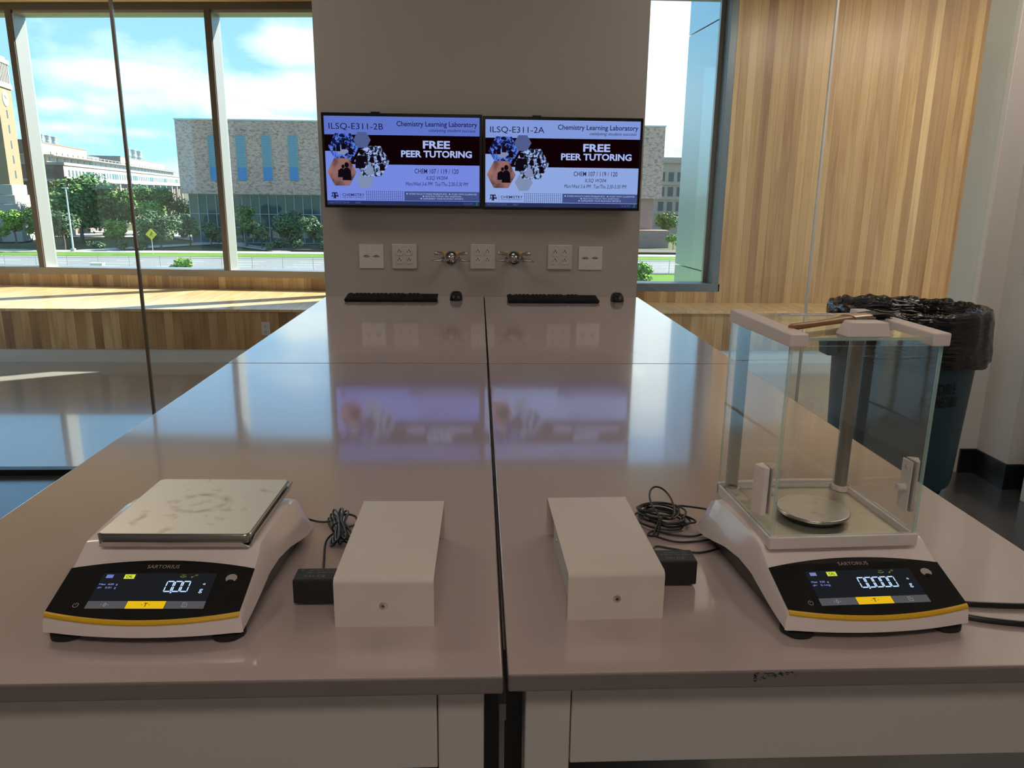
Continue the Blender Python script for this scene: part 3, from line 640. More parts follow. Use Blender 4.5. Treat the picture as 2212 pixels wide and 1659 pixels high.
# door handles
for s,xg,zz in ((-1,a+.0015,(.106,.169)),(1,b_-.0015,(.106,.173))):
    M=MB(); za,zb=zz; ya,yb=.098,.121
    M.hexa([(xg,ya,za),(xg+s*.006,ya+.002,za),(xg+s*.013,yb-.006,za),(xg,yb,za)],[(xg,ya,zb),(xg+s*.006,ya+.002,zb),(xg+s*.013,yb-.006,zb),(xg,yb,zb)]); M.build('door_handle','shield_white',t,bevel=.001)
    M=MB(); M.box(xg-s*.0032,xg-s*.0048,ya+.001,yb-.001,za+.001,zb-.001) ; pl=M.build('inner_handle_plate','shield_white',t,bevel=.0006)
    M=MB(); M.cone((xg-s*.0048,.109,(za+zb)/2-.004),(xg-s*.0145,.109,(za+zb)/2-.004),.0055,.0048,20); M.build('knob','shield_white',pl,smooth=True)
    M=MB(); M.cone((xg-s*.0048,.109,zb-.010),(xg-s*.0062,.109,zb-.010),.0035,.0032,14); M.build('screw','plate_grey',pl,smooth=True)
# round pan
pc=(-.0105,.1555)
M=MB(); M.lathe([(.038,.0792),(.0415,.083),(.0415,.0855)],(pc[0],pc[1],0),48); M.build('pan_support','balance_black',t,smooth=40)
M=MB(); M.lathe([(.0425,.0862),(.0462,.0872),(.0466,.0885),(.0466,.0898),(.0460,.0905),(.0452,.0908)],(pc[0],pc[1],0),56); M.build('pan_rim','steel_edge',t,smooth=50)
M=MB(); M.lathe([(.0452,.0902),(.0451,.09085)],(pc[0],pc[1],0),56); M.build('weighing_pan','steel_disc',t)
# label on the lid
Mt=t.matrix_world
def onR(x,y,z): return Vector((OR[0]+x*math.cos(R(2.6))-y*math.sin(R(2.6)),OR[1]+x*math.sin(R(2.6))+y*math.cos(R(2.6)),TT+z))
M=MB(); M.box(-.040,.038,.240,.258,.3341,.3346); lb=M.build('lid_label','label_paper',t)
def lab_fn(u,v,h): return (u,v,.3347+h)
M=MB()
for x in (-.014,.002,.016):
    rr_=.0045; M.add([(x+r*math.cos(a_),.2485+r*.8*math.sin(a_),.33472) for r in (rr_,rr_*.8) for a_ in [2*math.pi*k/16 for k in range(16)]],[(i,(i+1)%16,16+(i+1)%16,16+i) for i in range(16)])
for k in range(3): M.box(-.037,-.024,.244+k*.004,.2448+k*.004,.33465,.33472)
for k in range(2): M.box(.022,.034,.248+k*.005,.2488+k*.005,.33465,.33472)
M.build('label_print','ink',lb)
# brush resting on the lid
p0=onR(-.083,.114,.3385); p1=onR(.017,.166,.3390); br=thing('brush','wooden-handled brush with black bristles lying on the glass draft shield','brush',tuple(p0),math.atan2((p1-p0).y,(p1-p0).x))
Ls=(p1-p0).length
def flat_loft(secs,nm,mat,n=14,parent=br):
    M=MB(); vs=[]
    for x,w,h,yo,z in secs:
        for k in range(n):
            a_=2*math.pi*k/n; ca,sa=math.cos(a_),math.sin(a_)
            vs.append((x,yo+w*math.copysign(abs(ca)**.7,ca),z+h*math.copysign(abs(sa)**.7,sa)))
    M.add(vs,[(i*n+k,i*n+(k+1)%n,(i+1)*n+(k+1)%n,(i+1)*n+k) for i in range(len(secs)-1) for k in range(n)]+[tuple(range(n-1,-1,-1)),tuple((len(secs)-1)*n+k for k in range(n))]); return M.build(nm,mat,parent,smooth=50)
flat_loft([(-.004,.003,.0025,0,.0015),(.0,.0055,.0035,0,.0015),(.02,.0062,.0036,0,.0018),(.05,.0055,.0032,0,.0020),(.08,.0062,.0036,0,.0026),(Ls-.012,.0095,.0042,0,.003),(Ls,.011,.0045,0,.003)],'handle','brush_wood')
flat_loft([(Ls-.006,.0118,.0052,0,.003),(Ls+.018,.0122,.0050,0,.003),(Ls+.034,.013,.0045,0,.003)],'ferrule','ferrule')
M=MB(); rnd=random.Random(3)
for k in range(420):
    y=rnd.uniform(-.0125,.0125); z=rnd.uniform(-.0038,.0040)+.0035; sp=y*rnd.uniform(.2,.8); ln=rnd.uniform(.022,.034)
    M.tube([(Ls+.030,y,z),(Ls+.034+ln*.5,y+sp*.35,z),(Ls+.034+ln,y+sp,max(-.001,z-rnd.uniform(0,.003)))],[.0005,.0004,.0002],3)
o=M.build('bristles','bristle',br)
# ------------------------------------------------------------------ adapter covers (bent sheet metal) and adapters
def cover(x,y,rz,mir,label):
    t=thing('adapter_cover',label,'metal box',(x,y,TT),rz,'cream sheet-metal covers')
    w,l,h,th,r=.1145,.235,.0605,.0016,.007
    prof=[]
    for k in range(7): a_=R(180)-R(90)*k/6; prof.append((r+r*math.cos(a_),h-r+r*math.sin(a_)))
    outer=[(0,0)]+prof+[(l-p,q) for p,q in reversed(prof)]+[(l,0)]
    ri=r-th; pi=[]
    for k in range(7): a_=R(180)-R(90)*k/6; pi.append((r+ri*math.cos(a_),h-r+ri*math.sin(a_)))
    inn=[(th,0)]+pi+[(l-p,q) for p,q in reversed(pi)]+[(l-th,0)]
    vs=[];n=len(outer)
    for xx in (0,w):
        vs+=[(xx,p,q) for p,q in outer]+[(xx,p,q) for p,q in inn]
    fs=[]
    for i in range(n-1):
        fs+=[(i,i+1,2*n+i+1,2*n+i),(n+i,3*n+i,3*n+i+1,n+i+1),(i,n+i,n+i+1,i+1),(2*n+i,2*n+i+1,3*n+i+1,3*n+i)]
    fs+=[(0,2*n,3*n,n),(n-1,2*n-1,4*n-1,3*n-1)]
    M=MB(); M.add(vs,fs); M.build('cover_shell','box_cream',t,smooth=50)
    xi=w-.010 if mir>0 else .0085
    # inner side plate with folded lips, only on the inner side
    M=MB(); M.box(xi,xi+.0014,th+.004,l-.022,.0015,h-th-.0008); M.box(min(xi,xi-mir*.012),max(xi,xi-mir*.012),.0045,.006,.0015,h-.010); M.box(.008,w-.008,th+.004,l-.022,.0008,.0022)
    M.build('inner_bracket','box_side',t)
    M=MB(); M.lathe([(.0,-.0012),(.0042,-.001),(.0046,-.0004),(.0046,.0)],(w*.5-.001*mir,-.0001,.027),24,'y'); s=M.build('screw','screw_steel',t,smooth=True)
    M=MB()
    for k in range(3):
        a_=R(60*k+10); dx,dz=.0022*math.cos(a_),.0022*math.sin(a_); M.tube([(w*.5-.001*mir-dx,-.0013,.027-dz),(w*.5-.001*mir+dx,-.0013,.027+dz)],.00045,4)
    M.build('screw_slot','slot_dark',s)
    M=MB(); xx=xi+.0014 if mir>0 else xi
    for yy,zz in ((l-.045,.040),(l-.060,.020)): M.lathe([(.0022,0),(.002,.0014)] if mir>0 else [(.002,-.0014),(.0022,0)],(xx,yy,zz),12,'x')
    M.build('rivet','screw_steel',t,smooth=True)
    return t
cover(-.1655,.7985,R(-.6),1,'cream metal cover beside the square-pan balance, adapter sticking out on its left')
cover(.1055,.8065,R(1.2),-1,'cream metal cover beside the glass-shielded balance, adapter sticking out on its right')
def adapter(x0,x1,y0,y1,z0,z1,label,prints):
    t=thing('power_adapter',label,'power adapter',(x0,y0,z0),0,'black power adapters')
    M=MB(); M.box(0,x1-x0,0,y1-y0,0,z1-z0); M.build('case','adapter_black',t,bevel=.002)
    h=z1-z0; f=lambda u,v,hh:(u,v,h+.0001+hh)
    for s,bx in prints: text('printed_text',s,'adapter_print',t,bx,f,.0001)
    return t
adapter(-.2240,-.1500,.8455,.8770,.9185,.9500,'black power adapter in the left cream metal cover',
  [('CE',(.028,.038,.007,.0125)),('(UL)',(.012,.024,.007,.0125)),('INPUT 100-240V 50-60Hz',(.014,.052,.018,.0205)),('OUTPUT 12V DC',(.016,.050,.0235,.026)),('V',(.005,.009,.0230,.0275))])
adapter(.2080,.2810,.8815,.9160,.9185,.9510,'black power adapter in the right cream metal cover',
  [('CE',(.048,.058,.0075,.0125)),('(UL)',(.034,.045,.0075,.0125)),('INPUT 100-240V',(.030,.068,.0185,.0210)),('OUTPUT 12V',(.034,.066,.0245,.0270))])
CR=.0016
def cable(label,pts,r=CR,n=10,cat='cable',grp=None,nm='power_cable'):
    M=MB(); M.tube(spline(pts,n),r,8); return tag(M.build(nm,'cable_black',smooth=80),label,cat,grp)
z=TT+CR+.0003
# left cord: balance -> tied bundle -> adapter (one cord)
t=thing('power_cable','thin black cord tied in a small bundle between the square-pan balance and cover','cable',(-.203,1.045,TT))
o3=Vector((-.203,1.045,TT))
def rel(P,o): return [Vector(p)-o for p in P]
M=MB(); M.tube(rel(spline([(-.266,1.062,TT+.022),(-.258,1.078,TT+.012),(-.240,1.082,z+.003),(-.222,1.083,z+.004),(-.205,1.092,z+.010),(-.188,1.094,z+.006),(-.184,1.075,z+.002),(-.195,1.055,z+.006)],10),o3),CR,8)
M.tube(rel(spline([(-.205,1.045,z+.006),(-.216,1.026,z+.003),(-.217,1.005,z+.001),(-.213,.980,z+.0005),(-.209,.955,z),(-.205,.930,z+.003),(-.200,.905,z+.012),(-.198,.880,TT+.022)],10),o3),CR,8); M.build('cord','cable_black',t,smooth=80)
M=MB(); rnd=random.Random(5)
for k in range(8):
    ox_=(k-3.5)*.0026; hz=.004+.0045*(k%3); P=[]
    ax_=Vector((.022,-.096,0)); c_=Vector((-.203,1.046,z+hz))
    for j in range(29):
        a_=2*math.pi*j/28; w_=.006+abs(ox_)*1.2; pinch=.35+.75*abs(math.cos(a_))
        P.append(c_+ax_*(.5+.03*(k%3))*math.cos(a_)+Vector((ox_*1.3*pinch+w_*.45*math.sin(a_)*pinch,.0,.0035*math.sin(a_)+.0008*k)))
    M.tube(rel(P,o3),CR,6)
M.build('tied_loops','cable_black',t,smooth=80)
M=MB(); M.tube(rel([Vector((-.203,1.046,z+.009))+Vector((.0105*math.cos(a_),.002*math.cos(a_),.0090*math.sin(a_))) for a_ in [2*math.pi*k/16 for k in range(17)]],o3),.0013,6); M.build('tie','cable_black',t,smooth=80)
# right cord: loose coil
t=thing('power_cable','long black cord in a loose tangled coil between the right cream cover and balance','cable',(.285,1.08,TT))
o3=Vector((.285,1.08,TT)); rnd=random.Random(12)
M=MB(); P=[]
for k in range(8):
    cxk,cyk=.285+rnd.uniform(-.008,.004),1.082+rnd.uniform(-.012,.012); rx_,ry_=.042+rnd.uniform(-.012,.003),.030+rnd.uniform(-.010,.012); ph=R(rnd.uniform(-50,-5))
    for j in range(9):
        a_=2*math.pi*j/9; x,y=rx_*math.cos(a_),ry_*math.sin(a_)
        P.append((cxk+x*math.cos(ph)-y*math.sin(ph),cyk+x*math.sin(ph)+y*math.cos(ph),z+.0012+.0022*k+.0025*abs(math.sin(a_+k))))
P+=[(.312,1.105,z+.014),(.328,1.100,z+.016),(.348,1.060,TT+.030)]
M.tube(rel(spline(P,6),o3),CR,7); M.build('coil','cable_black',t,smooth=80)
M=MB(); Q=[(.262,1.019,z+.005),(.274,1.045,z+.022)]+[(.283+.017*math.cos(a_),1.088+.040*math.sin(a_),z+.028+.010*math.sin(a_)) for a_ in [R(-80+34*k) for k in range(10)]]+[(.268,1.040,z+.018),(.256,1.022,z+.004)]
M.tube(rel(spline(Q,6),o3),CR,7); M.build('upright_loop','cable_black',t,smooth=80)
M=MB()
M.tube(rel(spline([(.262,1.019,z+.004),(.250,1.028,z+.002),(.262,1.042,z+.002),(.290,1.030,z+.001),(.320,1.028,z),(.346,1.034,z+.006)],8),o3),CR,7)
M.tube(rel(spline([(.256,1.022,z+.004),(.285,1.008,z+.001),(.315,1.010,z),(.347,1.010,z+.004)],8),o3),CR,7)
M.tube(rel(spline([(.254,.918,TT+.028),(.252,.935,z+.012),(.245,.960,z+.003),(.252,.990,z+.002),(.275,.985,z+.001),(.310,.974,z),(.344,.982,z+.003)],8),o3),CR,7)
M.build('cord','cable_black',t,smooth=80)
r=.0036; zc=TT+r
cable('thick black cable leaving the right balance towards the right edge, the upper one',[(.470,.93,zc),(.530,.87,zc),(.582,.833,zc),(.640,.822,zc),(.700,.820,zc),(.784,.83,zc)],r)
cable('thick black cable leaving the right balance towards the right edge, the lower one',[(.470,.90,zc),(.530,.840,zc),(.575,.803,zc),(.620,.785,zc),(.680,.776,zc),(.784,.78,zc)],r)
# ------------------------------------------------------------------ wall monitors
def scm(nm,c,s=.86): return emat(nm,c,s)
for k,(bl,wh,st) in enumerate((((.13,.20,.66),(.20,.28,.84),1),((.25,.36,.80),(.31,.44,.86),1))):
    scm('scr_head%d'%k,bl); scm('scr_body%d'%k,wh)
scm('scr_dark',(.006,.0008,.0015)); scm('scr_text_dark',(.012,.01,.05)); scm('scr_text_light',(.46,.56,1.0)); scm('scr_slate',(.065,.09,.26)); scm('scr_bar',(.025,.035,.12)); scm('scr_dim',(.10,.13,.3)); scm('scr_green',(.01,.35,.02)); scm('scr_hexgrey',(.09,.125,.30)); scm('scr_hexlight',(.24,.30,.50)); scm('scr_maroon',(.006,.003,.008))
def photomat(nm,cols,sc_,pos):
    m=bpy.data.materials.new(nm); m.use_nodes=True; nt=m.node_tree; nt.nodes.clear()
    tcn=node(nt,'ShaderNodeTexCoord'); n=node(nt,'ShaderNodeTexNoise'); n.inputs['Scale'].default_value=sc_; n.inputs['Detail'].default_value=3; n.inputs['Distortion'].default_value=.6; nt.links.new(tcn.outputs['Object'],n.inputs['Vector'])
    r=node(nt,'ShaderNodeValToRGB'); r.color_ramp.interpolation='EASE'; e=r.color_ramp.elements
    while len(e)<len(cols): e.new(.5)
    for i,(c,p) in enumerate(zip(cols,pos)): e[i].position=p; e[i].color=tuple(c)+(1,)
    nt.links.new(n.outputs[0],r.inputs[0]); em=node(nt,'ShaderNodeEmission'); nt.links.new(r.outputs[0],em.inputs[0]); o=node(nt,'ShaderNodeOutputMaterial'); nt.links.new(em.outputs[0],o.inputs[0]); MT[nm]=m
photomat('photo_blue',[(.004,.006,.03),(.03,.06,.30),(.10,.18,.70)],75,[.42,.5,.56])
photomat('photo_grey',[(.006,.008,.02),(.12,.17,.32),(.34,.45,.78)],70,[.44,.5,.56])
photomat('photo_tan',[(.10,.05,.05),(.27,.13,.12),(.33,.17,.15)],12,[.36,.5,.7])
def monitor(X0,X1,Z0,Z1,YF,idx,code,ip,num,label):
    t=thing('wall_monitor',label,'monitor',((X0+X1)/2,GY,Z0),0,'wall monitors')
    w=X1-X0;h=Z1-Z0; yf=YF-GY
    M=MB(); M.box(-w/2,w/2,yf+.004,yf+.030,0,h); M.build('bezel','tv_black',t,bevel=.002)
    M=MB(); M.box(-w/2+.08,w/2-.08,yf+.030,yf+.048,.06,h-.06); M.build('rear_case','tv_black',t,bevel=.004)
    M=MB(); M.box(-.16,.16,yf+.048,-.001,.10,h-.10); M.build('wall_bracket','tv_black',t)
    M=MB(); M.box(-w*.165-.02,-w*.165+.02,yf+.008,yf+.028,h,h+.006); M.build('top_clip','tv_black',t)
    bz=.0125; sw=w-2*bz; sh=h-2*bz-.002
    def fn(u,v,hh): return (-sw/2+u*sw,yf+.0035-hh,bz+sh-v*sh)   # v down
    s=poly('screen',[(0,1),(1,1),(1,0),(0,0)],'scr_body%d'%idx,t,fn,0)
    P=lambda nm,pts,mat,d: poly(nm,pts,mat,s,fn,d*.0004)
    def T(txt,u0,u1,v0,v1,mat='scr_text_dark',**k): text('screen_text',txt,mat,s,(u0,u1,v1,v0),fn,.0020,**k)
    P('header_band',[(0,0),(1,0),(1,.205),(0,.205)],'scr_head%d'%idx,1)
    P('dark_band',[(0,.205),(1,.205),(1,.535),(.165,.535),(.04,.39),(0,.39)],'scr_dark',1)
    T(code,.030,.378,.078,.158); T('Chemistry Learning Laboratory',.465,.985,.048,.122,bold=.012); T('catalyzing student success',.672,.975,.128,.172,shear=.25)
    T('FREE',.632,.808,.262,.350,'scr_text_light',bold=.03); T('PEER TUTORING',.490,.950,.372,.450,'scr_text_light',bold=.03)
    T('CHEM 107 / 119 / 120',.575,.862,.578,.632,bold=.004); T('ILSQ W204',.650,.790,.660,.708,shear=.22); T('Mon/Wed 3-6 PM  Tue/Thu 2:30-5:30 PM',.515,.925,.728,.772,shear=.22)
    P('info_panel',rect(.505,1.0,.838,.945),'scr_slate',1)
    for tx,u0,u1,v in (('WORK FACULTY-MADE PROBLEM SETS',.535,.785,.856),('STUDY WITH CLASSMATES',.815,.982,.856),('PRACTICE TYPICAL TEST QUESTIONS',.642,.880,.884),('SUPPLEMENT YOUR MCAT/DAT EFFORTS',.628,.892,.910)):
        T(tx,u0,u1,v,v+.019,'scr_text_light'); 
        M=MB(); c=(u0-.012,v+.009); M.add([fn(c[0]+.0048*math.cos(a),c[1]+.0085*math.sin(a),.0009) for a in [2*math.pi*k/10 for k in range(10)]],[tuple(range(10))]); M.build('bullet_dot','scr_text_light',s,fix=False)
    M=MB()
    for i in range(19):
        for j in range(6):
            c=(.258+i*.0131,.842+j*.0185); M.add([fn(c[0]+.0030*math.cos(a),c[1]+.0052*math.sin(a),.0008) for a in [2*math.pi*k/8 for k in range(8)]],[tuple(range(8))])
    M.build('dot_pattern','scr_text_dark',s,fix=False)
    T('CHEMISTRY',.101,.245,.868,.900,bold=.008); T('TEXAS A&M UNIVERSITY',.101,.245,.908,.920)
    P('divider',rect(.088,.0893,.858,.925),'scr_text_dark',2)
    T('A',.026,.046,.882,.912,bold=.03); T('M',.054,.074,.882,.912,bold=.006)
    for q in (rect(.032,.068,.857,.870),rect(.045,.055,.857,.926),rect(.040,.060,.917,.926),rect(.032,.037,.857,.880),rect(.063,.068,.857,.880)): P('logo_stroke',q,'scr_text_dark',3)
    P('status_bar',rect(0,1,.950,1),'scr_bar',1)
    T(ip,.010,.142,.960,.988,'scr_dim'); T(num,.182,.218,.962,.984,'scr_dim'); T('10:16 AM',.895,.955,.960,.986,'scr_dim'); T('S',.976,.988,.958,.992,'scr_green',shear=.2,bold=.02)
    A=sw/sh
    def hexa(nm,cu,cv,wu,mat,d,hv=None):
        r=wu/2; hv=hv or r*A*.866
        return P(nm,[(cu-r,cv),(cu-r/2,cv+hv),(cu+r/2,cv+hv),(cu+r,cv),(cu+r/2,cv-hv),(cu-r/2,cv-hv)],mat,d)
    hexa('hexagon_tile',.250,.715,.118,'scr_hexlight',1.6)
    ph=[('photo_tile',.300,.500,.230,'photo_grey',2.0,.172),('photo_tile',.118,.345,.200,'photo_blue',2.3,.155),('photo_tile',.1025,.625,.188,'photo_tan',2.6,.155)]
    for nm,cu,cv,wu,mt,d,hv in ph: hexa(nm,cu,cv,wu,mt,d,hv)
    hexa('hexagon_tile',.240,.262,.112,'scr_hexgrey',2.8)
    M=MB()   # silhouettes of people in the photo tiles
    def person_(cu,cv,s_,lean=0):
        M.add([fn(cu+lean*.4*s_+.17*s_*math.cos(a)/A,cv-.62*s_+.20*s_*math.sin(a),.0012) for a in [2*math.pi*k/12 for k in range(12)]],[tuple(range(12))])
        M.add([fn(cu+a/A*s_,cv+b*s_,.0012) for a,b in ((-.34,.5),(.34,.5),(.30,-.2),(.12+lean*.3,-.42),(-.12+lean*.3,-.42),(-.32,-.2))],[tuple(range(6))])
    for q in ((.135,.640,.155,.0),(.098,.630,.11,.3),(.085,.355,.075,.2),(.120,.330,.08,0),(.165,.385,.085,-.2),(.060,.365,.05,0),(.222,.500,.16,.2),(.258,.470,.08,0),(.345,.455,.07,0),(.365,.560,.09,-.3),(.300,.480,.08,.1)): person_(*q)
    sil=M.build('photo_figures','scr_maroon',s,fix=False)
    M=MB(); M.add([fn(.285+a/A*.12,.59+b*.12,.0013) for a,b in ((-.4,.5),(.4,.5),(.35,-.1),(.12,-.35),(-.12,-.35),(-.35,-.1))],[tuple(range(6))]); M.add([fn(.285+.02*math.cos(a)/A,.53+.022*math.sin(a),.0014) for a in [2*math.pi*k/12 for k in range(12)]],[tuple(range(12))]); M.build('photo_figure','scr_hexlight',s,fix=False); M=MB(); M.add([fn(u,v,.00105) for u,v in ((.068,.375),(.118,.340),(.155,.390),(.125,.43),(.085,.425))],[tuple(range(5))]); M.build('photo_table','scr_hexlight',s,fix=False)
YT=3.655
k_=YT/GY
A_=atY(692,242,YT);B_=atY(1042,458,YT); C_=atY(1391,255,YT); D_=atY(1384,460,YT)
monitor(A_.x,B_.x-.001,1.333,A_.z,YT,0,'ILSQ-E311-2B','http://10.125.126.30','4456','black wall monitor on the left, screen showing ILSQ-E311-2B')
monitor(B_.x+.001,C_.x,1.331,C_.z-.001,YT,1,'ILSQ-E311-2A','http://10.125.126.25','8867','black wall monitor on the right, screen showing ILSQ-E311-2A')
# ------------------------------------------------------------------ outlet and data plates
def plate(name,label,cat,cx_,cz_,w,h,grp,kind):
    t=thing(name,label,cat,(cx_,GY,cz_),0,grp)
    M=MB(); M.box(-w/2,w/2,-.0075 if kind=='o' else -.004,-.0002,-h/2,h/2); M.build('cover_plate','plate_grey' if kind=='o' else 'plate_white',t,bevel=.004 if kind=='o' else .0008,seg=2)
    if kind=='o':
        for x in (-.023,.023):
            for zz in (-.021,.0195):
                M=MB(); M.prism([(x+.0168*math.cos(a),zz+max(-.0145,min(.0145,.0168*math.sin(a)))) for a in [2*math.pi*k/32 for k in range(32)]],lambda p,q,hh:(p,hh,q),-.0072,-.0098); r=M.build('receptacle','outlet_face',t,bevel=.0006)
                M=MB(); M.box(x-.0082,x-.0060,-.0101,-.0097,zz-.001,zz+.008); M.box(x+.0056,x+.0078,-.0101,-.0097,zz-.0005,zz+.0075); M.box(x+.0030,x+.0078,-.0101,-.0097,zz+.002,zz+.0040)
                M.lathe([(.0030,-.0101),(.0030,-.0097)],(x,0,zz-.0075 if False else zz+.0115),14,'y'); M.build('slots','slot_dark',r)
            M=MB(); M.lathe([(.0022,-.0086),(.0024,-.0074)],(x,0,-.001),12,'y'); M.build('screw','screw_steel',t)
        text('printed_text','3LG-42','slot_dark',t,(-.014,.014,.0425,.0480),lambda u,v,hh:(u,-.0078-hh,v),.0001)
        M=MB(); M.box(-.018,.018,-.0077,-.0074,.0405,.0500); M.build('circuit_label','plate_white',t)
    else:
        for x,s_ in ((-.0235,'HDMI IN'),(.0225,'USB')):
            M=MB(); M.box(x-.0085,x+.0085,-.0055,-.0039,-.003,.0045); p=M.build('port','slot_dark',t)
            M=MB(); M.box(x-.005,x+.005,-.0060,-.0054,-.001,.002); M.build('port_tongue','plate_grey',p)
            for dx in (-.0135,.0135):
                M=MB(); M.lathe([(.0017,-.0056),(.0021,-.0039)],(x+dx,0,.0005),10,'y'); M.build('screw','slot_dark',t)
            for zz in (-.042,.042):
                M=MB(); M.lathe([(.0024,-.0050),(.0028,-.0039)],(x,0,zz),12,'y'); M.build('screw','screw_steel',t)
            text('printed_text',s_,'slot_dark',t,(x-.008,x+.008,.0085,.0108),lambda u,v,hh:(u,-.0042-hh,v),.0001)
OG='four-socket outlet plates over the lab tables'; DG='data port plates over the lab tables'
plate('data_plate','white data plate with two small ports, far left of the wall fittings','wall plate',-.5115,1.105,.115,.114,DG,'d')
plate('outlet_plate','grey four-socket outlet plate between the left data plate and left gas valve','outlet',-.3545,1.1055,.119,.118,OG,'o')
plate('outlet_plate','grey four-socket outlet plate between the two gas valves','outlet',.0215,1.108,.119,.118,OG,'o')
plate('outlet_plate','grey four-socket outlet plate right of the right gas valve','outlet',.395,1.1075,.119,.118,OG,'o')
plate('data_plate','white data plate with two small ports, far right of the wall fittings','wall plate',.5445,1.104,.115,.112,DG,'d')
# light switches on the right wall pier, cut by the picture edge
t=thing('switch_plate','white multi-gang switch plate on the right wall pier, cut by picture edge','switch',(2.62,3.545,1.115))
M=MB(); M.box(-.006,-.0005,-.10,.045,-.058,.058); M.build('cover_plate','plate_white',t,bevel=.002)
for y in (-.075,-.035,.005):
    M=MB(); M.box(-.009,-.006,y-.004,y+.022,-.033,.033); r=M.build('switch','plate_white',t,bevel=.001)
    for zz in (-.018,0,.018):
        M=MB(); M.box(-.0098,-.0088,y,y+.018,zz-.005,zz+.005); M.build('switch_button','plate_grey',r)
# ------------------------------------------------------------------ gas valves
def valve(cx_,cz_,label):
    t=thing('gas_valve',label,'gas valve',(cx_,GY,cz_),0,'chrome gas valves'); t.scale=(1.13,1.13,1.13)
    M=MB(); M.lathe([(.029,-.0002),(.030,-.003),(.027,-.008),(.020,-.011)],(0,0,0),36,'y'); M.build('flange','chrome',t,smooth=35)
    M=MB(); M.lathe([(.0245,-.0085),(.0245,-.0125),(.0195,-.0125),(.0195,-.0085)],(0,0,0),36,'y'); M.build('flange_ring','valve_black',t,smooth=35)
    M=MB(); M.lathe([(.0165,-.010),(.0165,-.020),(.0135,-.024),(.0135,-.040),(.015,-.042),(.015,-.055),(.010,-.060),(.006,-.061)],(0,0,0),24,'y'); M.lathe([(.0075,-.060),(.0075,-.064)],(0,0,0),6,'y'); M.build('valve_body','chrome',t,smooth=35)
    for s in (-1,1):
        d=Vector((s*.92,-.36,-.10)).normalized(); p=Vector((0,-.045,0))
        M=MB(); M.cone(p,p+d*.034,.0100,.0085,20); M.cone(p+d*.034,p+d*.040,.0115,.0115,6); M.build('outlet_arm','chrome',t,smooth=35)
        q=p+d*.040; M=MB(); 
        L0=.0
        M.cone(q,q+d*.008,.0070,.0060,18)
        for k in range(4): M.cone(q+d*(.008+.008*k),q+d*(.015+.008*k),.0066-.0007*k,.0042-.0006*k,16); 
        for k in range(3): M.cone(q+d*(.015+.008*k),q+d*(.016+.008*k),.0042-.0006*k,.0058-.0007*k,16)
        M.cone(q+d*.039,q+d*.046,.0030,.0022,12); M.build('hose_nozzle','chrome',t,smooth=35)
        u=p+d*.027; up=Vector((s*.05,-.1,1)).normalized()
        M=MB(); M.cone(u,u+up*.010,.0085,.0085,18); M.cone(u+up*.010,u+up*.014,.0105,.0105,6); M.cone(u+up*.014,u+up*.026,.0070,.0070,16); M.build('stem','chrome',t,smooth=35)
        M=MB(); M.cone(u+up*.026,u+up*.031,.0082,.0075,16); M.build('index_button','knob_yellow',t,smooth=35)
        h0=u+up*.0225; hd=Vector((s*.98,-.15,.10)).normalized(); bn=hd.cross(Vector((0,-.3,1))).normalized(); un=bn.cross(hd)
        M=MB(); secs=((.004,.006,.0042),(.014,.0055,.0038),(.024,.0078,.0040),(.040,.0082,.0034),(.044,.006,.0026)); vs=[]
        for dist,hh,ww in secs:
            c=h0+hd*dist
            for a_ in [2*math.pi*k/12 for k in range(12)]: vs.append(c+un*(hh*math.sin(a_))+bn*(ww*math.cos(a_)))
        M.add(vs,[(i*12+k,i*12+(k+1)%12,(i+1)*12+(k+1)%12,(i+1)*12+k) for i in range(4) for k in range(12)]+[tuple(range(11,-1,-1)),tuple(48+k for k in range(12))]); M.build('lever_handle','chrome',t,smooth=50)
valve(-.1285,1.101,'chrome double gas valve with two levers, left of the centre outlet plate')
valve(.172,1.1025,'chrome double gas valve with two levers, right of the centre outlet plate')
